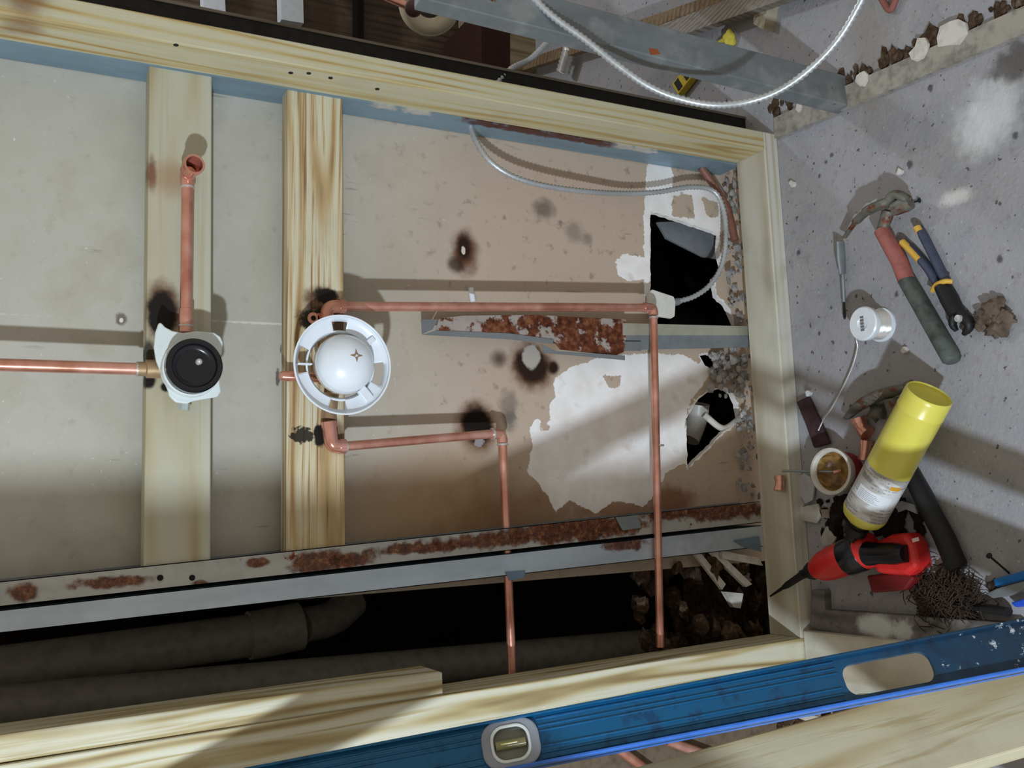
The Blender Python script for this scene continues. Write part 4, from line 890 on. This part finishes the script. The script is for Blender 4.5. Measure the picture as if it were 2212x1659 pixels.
for i in range(70):
    x = random.uniform(1765, 1990); y = random.uniform(1075, 1170); lb.lump(onZ(x, y, .004), random.uniform(.003, .010), i, 1, (1.2, 1, .6), .5)
for i in range(40):
    x = random.uniform(1800, 1950); y = random.uniform(1085, 1150); lb.lump(onZ(x, y, .01), random.uniform(.008, .016), i+200, 2, (1.2, 1, .7), .5)
tag(lb.build('dark_debris', plastic('dark_dirt', srgb(40, 34, 30), .95, .1, .6)), 'dark dirt and crumbs on the floor between the cylinder and the drill', 'debris', kind='stuff')

# drill / driver
D = thing('impact_driver', 'red and black cordless driver with a long bit, lying on its side', 'driver', onZ(1880, 1210, 0))
m_red = plastic('red_plastic', srgb(206, 42, 40), .38, .5, .25)
zc = .034
ax0, ax1 = onZ(1762, 1230, .064), onZ(1882, 1184, .046); da = (ax1-ax0).normalized(); DL = (ax1-ax0).length
b = MB(); b.lathe(ax0, da, [(.018, -.004), (.025, .008), (.030, .022), (.033, .042), (.033, DL*.60)], 28, sy=.95, sx=1.0); b.build('red_housing', m_red, D, smooth=45)
b = MB(); b.lathe(ax0, da, [(.0335, DL*.56), (.0345, DL*.62), (.0345, DL*.84), (.033, DL*.86)], 28); b.build('black_grip_band', M_BLACK, D, smooth=45)
b = MB(); b.lathe(ax0, da, [(.0338, DL*.86), (.0335, DL*.96), (.030, DL*1.02), (.012, DL*1.05), (.0001, DL*1.05)], 28); b.build('rear_cap', m_red, D, smooth=45)
b = MB(); b.lathe(ax0, -da, [(.018, .002), (.0175, .010), (.013, .020), (.009, .024), (.009, .034), (.0001, .034)], 24); b.build('nose', M_RUBBER, D, smooth=45)
bt0 = ax0-da*.03; bt1 = onZ(1664, 1288, .052)
b = MB(); b.tube([bt0, bt0.lerp(bt1, .08), bt0.lerp(bt1, .5), bt0.lerp(bt1, .62), bt1], [.0055, .0075, .0065, .0035, .0018], 10); b.build('bit', M_DARKMETAL, D, smooth=45)
g0_, g1_ = onZ(1876, 1196, .060), onZ(1958, 1196, .056)
b = MB(); b.tube([g0_, g0_.lerp(g1_, .3), g0_.lerp(g1_, .7), g1_], [.026, .022, .023, .018], 20, flat=.85); b.build('handle', M_BLACK, D, smooth=50)
b = MB(); b.prism([onZ(x, y, .004) for x, y in ((1905, 1178), (1958, 1152), (1992, 1148), (2010, 1172), (2020, 1222), (1996, 1240), (1930, 1236))], (0, 0, .046)); b.build('battery_base', m_red, D, bevel=.009)
b = MB(); b.prism([onZ(x, y, .0) for x, y in ((1900, 1240), (1990, 1232), (2004, 1246), (1984, 1272), (1912, 1278))], (0, 0, .036)); b.build('battery_foot', plastic('deep_red', srgb(110, 22, 24), .5), D, bevel=.004)
b = MB(); b.tube([onZ(1836, 1218, .05), onZ(1860, 1222, .05)], [.008, .006], 10); b.build('trigger', m_red, D, smooth=50)
b = MB(); b.prism([onZ(x, y, .0505) for x, y in ((1970, 1164), (1984, 1160), (1986, 1168), (1972, 1172))], (0, 0, .0006)); b.build('white_mark', plastic('pale_mark', srgb(220, 190, 190), .6), D)

# dark bristly brush / rag
lb = MB(); random.seed(8)
for i in range(900):
    x0 = random.gauss(2045, 32); y0 = random.gauss(1288, 24); c = onZ(x0, y0, random.uniform(.004, .03)); d = V((random.uniform(-.014, .014), random.uniform(-.014, .014), random.uniform(-.004, .004)))
    lb.tube([c-d, c+d*.2+V((0, 0, .003)), c+d], [.0007, .0011, .0006], 4)
for i in range(46): lb.lump(onZ(random.gauss(2045, 30), random.gauss(1288, 22), .010), random.uniform(.008, .016), i+50, 2, (1, 1, .6), .5, 2)
simple('steel_wool', lb, plastic('dark_brown_fibre', srgb(58, 46, 38), .8, .2, .8), 'tangled dark brown fibre pad on the floor below the driver battery', 'pad')
r = thing('utility_knife', 'grey and black hand tool with a pale blade partly behind the blue level', 'knife', onZ(2160, 1300, 0))
b = MB(); b.tube([onZ(2098, 1312, .014), onZ(2140, 1316, .018), onZ(2178, 1322, .018)], [.007, .013, .012], 12, flat=.6); b.build('dark_handle', M_RUBBER, r, smooth=50)
b = MB(); b.prism([onZ(x, y, .012) for x, y in ((2135, 1282), (2160, 1270), (2230, 1252), (2230, 1268), (2190, 1286), (2150, 1292))], (0, 0, .008)); b.build('pale_blade', M_GALV, r, bevel=.002)
b = MB(); b.prism([onZ(x, y, .0) for x, y in ((2155, 1250), (2230, 1230), (2230, 1250), (2160, 1268))], (0, 0, .014)); simple('blue_marker', b, plastic('bright_blue', srgb(20, 110, 190), .4), 'bright blue plastic piece at the right edge above the blue level', 'marker', bevel=.003)
b = MB(); b.prism([onZ(x, y, .0) for x, y in ((2195, 1300), (2235, 1288), (2235, 1308), (2205, 1310))], (0, 0, .016)); simple('blue_clip', b, plastic('royal_blue', srgb(30, 80, 200), .4), 'smaller royal blue piece at the right edge just above the level', 'clip', bevel=.003)
b = MB(); n0 = onZ(2180, 1238, 0); b.tube([n0, n0+V((.030, .0, .045))], .0018, 8); b.lathe(n0+V((.030, 0, .045)), (.03, 0, .045), [(.0001, 0), (.005, 0), (.005, .002), (.0001, .002)], 10)
simple('nail', b, M_DARKMETAL, 'single dark nail standing upright near the right edge above the blue pieces', 'nail')

# old grey plate on floor with white patch, pine side plate
b = MB(); b.prism([onZ(x, y, .0) for x, y in ((1768, 1272), (1795, 1274), (1797, 1315), (1990, 1328), (2230, 1345), (2230, 1400), (1932, 1384), (1766, 1362))], (0, 0, .020))
m_og = wood('old_grey_plate_wood', srgb(118, 114, 112), srgb(100, 96, 94), srgb(76, 72, 70), freq=30, seed=40, dirt=.6, dirtcol=srgb(90, 84, 80), sp=[(tuple(onZ(1905, 1352, .01)), (.022, .045, .05), srgb(206, 210, 214), .35, .5, 40, .9), (tuple(onZ(1960, 1362, .01)), (.02, .02, .05), srgb(206, 210, 214), .3, .8, 60, .7)])
simple('old_grey_board', b, m_og, 'old grey board with a white paint patch on the floor beside the blue level', 'board', bevel=.002)
b = MB(); sb0 = onZ(1772, 1368, .0); b.obox(V((-1.000, -.004, 0)), V((-.118, 0, 0)), V((0, 0, .036)), V((.02, -1.3, 0)))
simple('side_plate', b, M_PLATE, 'pine plate running towards the viewer under the blue level', 'plate', bevel=.002)
lb = MB(); random.seed(33)
for i in range(60):
    x = random.uniform(1680, 2200); y = 1580-(x-1680)*.2+random.uniform(-25, 25); lb.lump(onZ(x, y, .036), random.uniform(.004, .014), i+10, 1, (1.3, 1, .6), .5)
tag(lb.build('floor_rubble', mat_rub), 'brown rubble between the blue level and the foreground timber', 'rubble', kind='stuff')
for i, (a1, a2) in enumerate((((1290, 1585), (1420, 1680)), ((1440, 1600), (1580, 1650)))):
    b = MB(); b.tube([onY(*a1, .078), onY(*a2, .078)], .009, 14); simple('copper_pipe', b, M_COPPER, ('left' if i == 0 else 'right')+'most of the two loose copper pipes lying below the blue level', 'pipe', smooth=50)
b = MB(); b.prism([onZ(x, y, .05) for x, y in ((1728, 1550), (1765, 1545), (1842, 1568), (1815, 1582))], (0, 0, .006)); simple('white_strip', b, M_GYP, 'whitish strip lying under the lower edge of the blue level', 'strip')
b = MB(); b.prism([onZ(x, y, .045) for x, y in ((1805, 1535), (1870, 1515), (1935, 1515), (1930, 1538), (1860, 1552))], (0, 0, .01)); simple('dark_scrap', b, plastic('blackened', srgb(26, 20, 18), .9), 'black scrap in the gap between level and foreground timber', 'scrap')

# ================================================================== FOREGROUND: level, timber
def lean(pA, pB): return (pB-pA)
l0 = onD(440, 1738, 1.15); l1 = onD(2440, 1351, 1.20); Ld = (l1-l0).normalized(); LL = (l1-l0).length
nc = (CAM_C-(l0+l1)/2); nc = (nc-Ld*nc.dot(Ld)).normalized(); wd = Ld.cross(nc).normalized()
if wd.x < 0: wd = -wd          # towards the top of the photo
tilt = math.radians(14); nc, wd = nc*math.cos(tilt)+wd*math.sin(tilt), wd*math.cos(tilt)-nc*math.sin(tilt)
Hh = .0302
LV = thing('spirit_level', 'long blue metal spirit level with a vial window and an oval hand hole', 'level', l1)
mBl = N('blue_enamel'); zz = mBl.n('ShaderNodeSeparateXYZ'); mBl.lk(mBl.loc, zz.inputs[0])
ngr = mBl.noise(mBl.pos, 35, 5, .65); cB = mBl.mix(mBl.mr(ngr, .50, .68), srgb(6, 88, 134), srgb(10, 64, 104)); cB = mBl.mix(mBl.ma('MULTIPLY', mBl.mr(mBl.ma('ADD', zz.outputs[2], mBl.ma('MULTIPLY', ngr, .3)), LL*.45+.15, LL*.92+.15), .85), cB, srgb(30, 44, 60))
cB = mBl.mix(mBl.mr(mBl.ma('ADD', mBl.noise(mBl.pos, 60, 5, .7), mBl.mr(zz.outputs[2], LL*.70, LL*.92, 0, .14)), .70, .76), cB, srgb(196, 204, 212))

m_blue = mBl.done(cB, mBl.mr(ngr, .4, .6, .20, .42), .35, .6)
def P3(s, h, d=0): return l0+Ld*s+wd*h+nc*d
s_of = lambda x: (V((0, 0, 0)), ) 
def s_at(x, y):
    """distance along the level of the point seen at a pixel"""
    r_ = ray(x, y); n_ = nc; t = (l0-CAM_C).dot(n_)/r_.dot(n_); q = CAM_C+r_*t; return (q-l0).dot(Ld), (q-l0).dot(wd)
sv, hv = s_at(1103, 1600); sh0, _ = s_at(1815, 1450); sh1, _ = s_at(2012, 1435)
# web with window and hand hole: outline triangulated in (s, h)
def oval(s0, s1, h0, h1, n=8):
    out = []; rr = min((s1-s0)/2, (h1-h0)/2)*.75
    for cx_, cy_, a0 in ((s1-rr, h1-rr, 0), (s0+rr, h1-rr, 90), (s0+rr, h0+rr, 180), (s1-rr, h0+rr, 270)):
        for k in range(n): a = math.radians(a0+90*k/(n-1)); out.append((cx_+rr*math.cos(a), cy_+rr*math.sin(a)))
    return out
def slab_with_holes(outer, hl, d0, d1):
    pts_ = [V(p) for p in outer]; ed = [(i, (i+1) % len(outer)) for i in range(len(outer))]
    for h in hl: k0 = len(pts_); pts_ += [V(p) for p in h]; ed += [(k0+i, k0+(i+1) % len(h)) for i in range(len(h))]
    vo, eo, fo, _, _, _ = delaunay_2d_cdt(pts_, ed, [], 1, 1e-7)
    VV = np.array([(p.x, p.y) for p in vo]); ff = [tuple(f) for f in fo]; ce = np.array([VV[list(f)].mean(0) for f in ff]); ok = np.ones(len(ff), bool)
    for h in hl: ok &= poly_sdf(ce, h) < 0
    ff = [f for f, o in zip(ff, ok) if o]; b = MB(); n = len(VV)
    edges_ = {}
    for f in ff:
        for i in range(3): e = (f[i], f[(i+1) % 3]); edges_[e] = 1
    bd = [e for e in edges_ if (e[1], e[0]) not in edges_]
    b.add([P3(p[0], p[1], d0) for p in VV]+[P3(p[0], p[1], d1) for p in VV], ff+[tuple(n+i for i in f[::-1]) for f in ff]+[(e[1], e[0], e[0]+n, e[1]+n) for e in bd], [(p[0], p[1], p[0]) for p in VV]*2)
    b.loc = [(0, l[1], l[0]) for l in b.loc]; return b
win = oval(sv-.024, sv+.024, -.020, .020); hand = oval(sh0, sh1, -.021, .017)
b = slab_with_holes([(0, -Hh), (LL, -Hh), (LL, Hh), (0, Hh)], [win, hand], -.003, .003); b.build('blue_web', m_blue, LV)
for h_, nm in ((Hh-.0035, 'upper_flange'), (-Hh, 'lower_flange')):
    b = MB(); b.obox(P3(0, h_, -.012), wd*.0035, nc*.024, Ld*LL); b.build(nm, m_blue if nm == 'upper_flange' else plastic('lit_blue_edge', srgb(50, 108, 200), .35, .5, .3), LV, bevel=.0008)  # lower flange in lighter blue: light on its edge is in the colour
for i, h_ in enumerate((-.024, -.0235+.006, -.010, .008, .014, .022)):
    b = MB(); b.obox(P3(0.0, h_, .003), wd*.0022, nc*.0014, Ld*(sv-.034)); b.build('ridge', m_blue, LV, bevel=.0006)
    b = MB(); b.obox(P3(sv+.034, h_, .003), wd*.0022, nc*.0014, Ld*((sh0-.006)-(sv+.034))); b.build('ridge', m_blue, LV, bevel=.0006)
m_clear = N('clear_acrylic'); m_clear.b.inputs['Transmission Weight'].default_value = .75; m_cl = m_clear.done(srgb(190, 192, 200), .15, 0, .5)
oo = oval(sv-.035, sv+.035, -.0290, .0290); ii = oval(sv-.0225, sv+.0225, -.0205, .0205)
b = slab_with_holes(oo, [ii], .0045, .009); hz = b.build('vial_housing', plastic('frosted_plastic', srgb(140, 146, 158), .35, .5, .2), LV, bevel=.002)
b = slab_with_holes(oval(sv-.024, sv+.024, -.022, .022), [oval(sv-.0205, sv+.0205, -.0185, .0185)], .007, .0105); b.build('vial_rim', M_MILK, LV, bevel=.001)
b = slab_with_holes(oval(sv-.023, sv+.023, -.021, .021), [], -.0015, .0015); b.build('window_plate', plastic('grey_window', srgb(128, 128, 116), .3, .5, .3), LV)
b = MB(); b.tube([P3(sv-.018, 0, .006), P3(sv+.018, 0, .006)], .0055, 14); b.build('vial', plastic('vial_liquid', srgb(140, 138, 96), .15, .6), LV, smooth=50)
b = MB(); b.tube([P3(sv-.012, .0, .0105), P3(sv+.008, 0, .0105)], .0013, 8); b.build('bubble_line', plastic('yellow_green', srgb(214, 204, 110), .2), LV)
# foreground timber
f0 = onD(2260, 1437, 1.30); f1 = onD(1300, 1703, 1.22)
L_ = (f1-f0); Ln = L_.normalized(); nf = CAM_C-(f0+f1)/2; nf = (nf-Ln*nf.dot(Ln)).normalized(); wf = Ln.cross(nf).normalized(); wf = wf if wf.x < 0 else -wf
tl = math.radians(22); W2 = wf*math.cos(tl)+nf*math.sin(tl); T2 = -nf*math.cos(tl)+wf*math.sin(tl)
tc = f0 - T2*0.0
f0b = f0+W2*0.0
timber('foreground_timber', 'broad pale timber in the bottom right corner, nearest the viewer', 'timber', f0-Ln*.25-T2*0.0+(-T2)*.036, W2*.104, T2*.036, Ln*1.6, M_FRONT)

# ================================================================== UNSEEN STUD added to break the lamp's light
for i, (y, z0_, z1_, lab) in enumerate(((-.86, 0, 2.2, 'nearest'),)):
    b = MB(); b.box((-1.30, -.83, 0), (-1.26, -.62, 2.2)); simple('unseen_shade_stud', b, M_PLATE, 'rough double stud of the side wall left of the photo', 'stud')
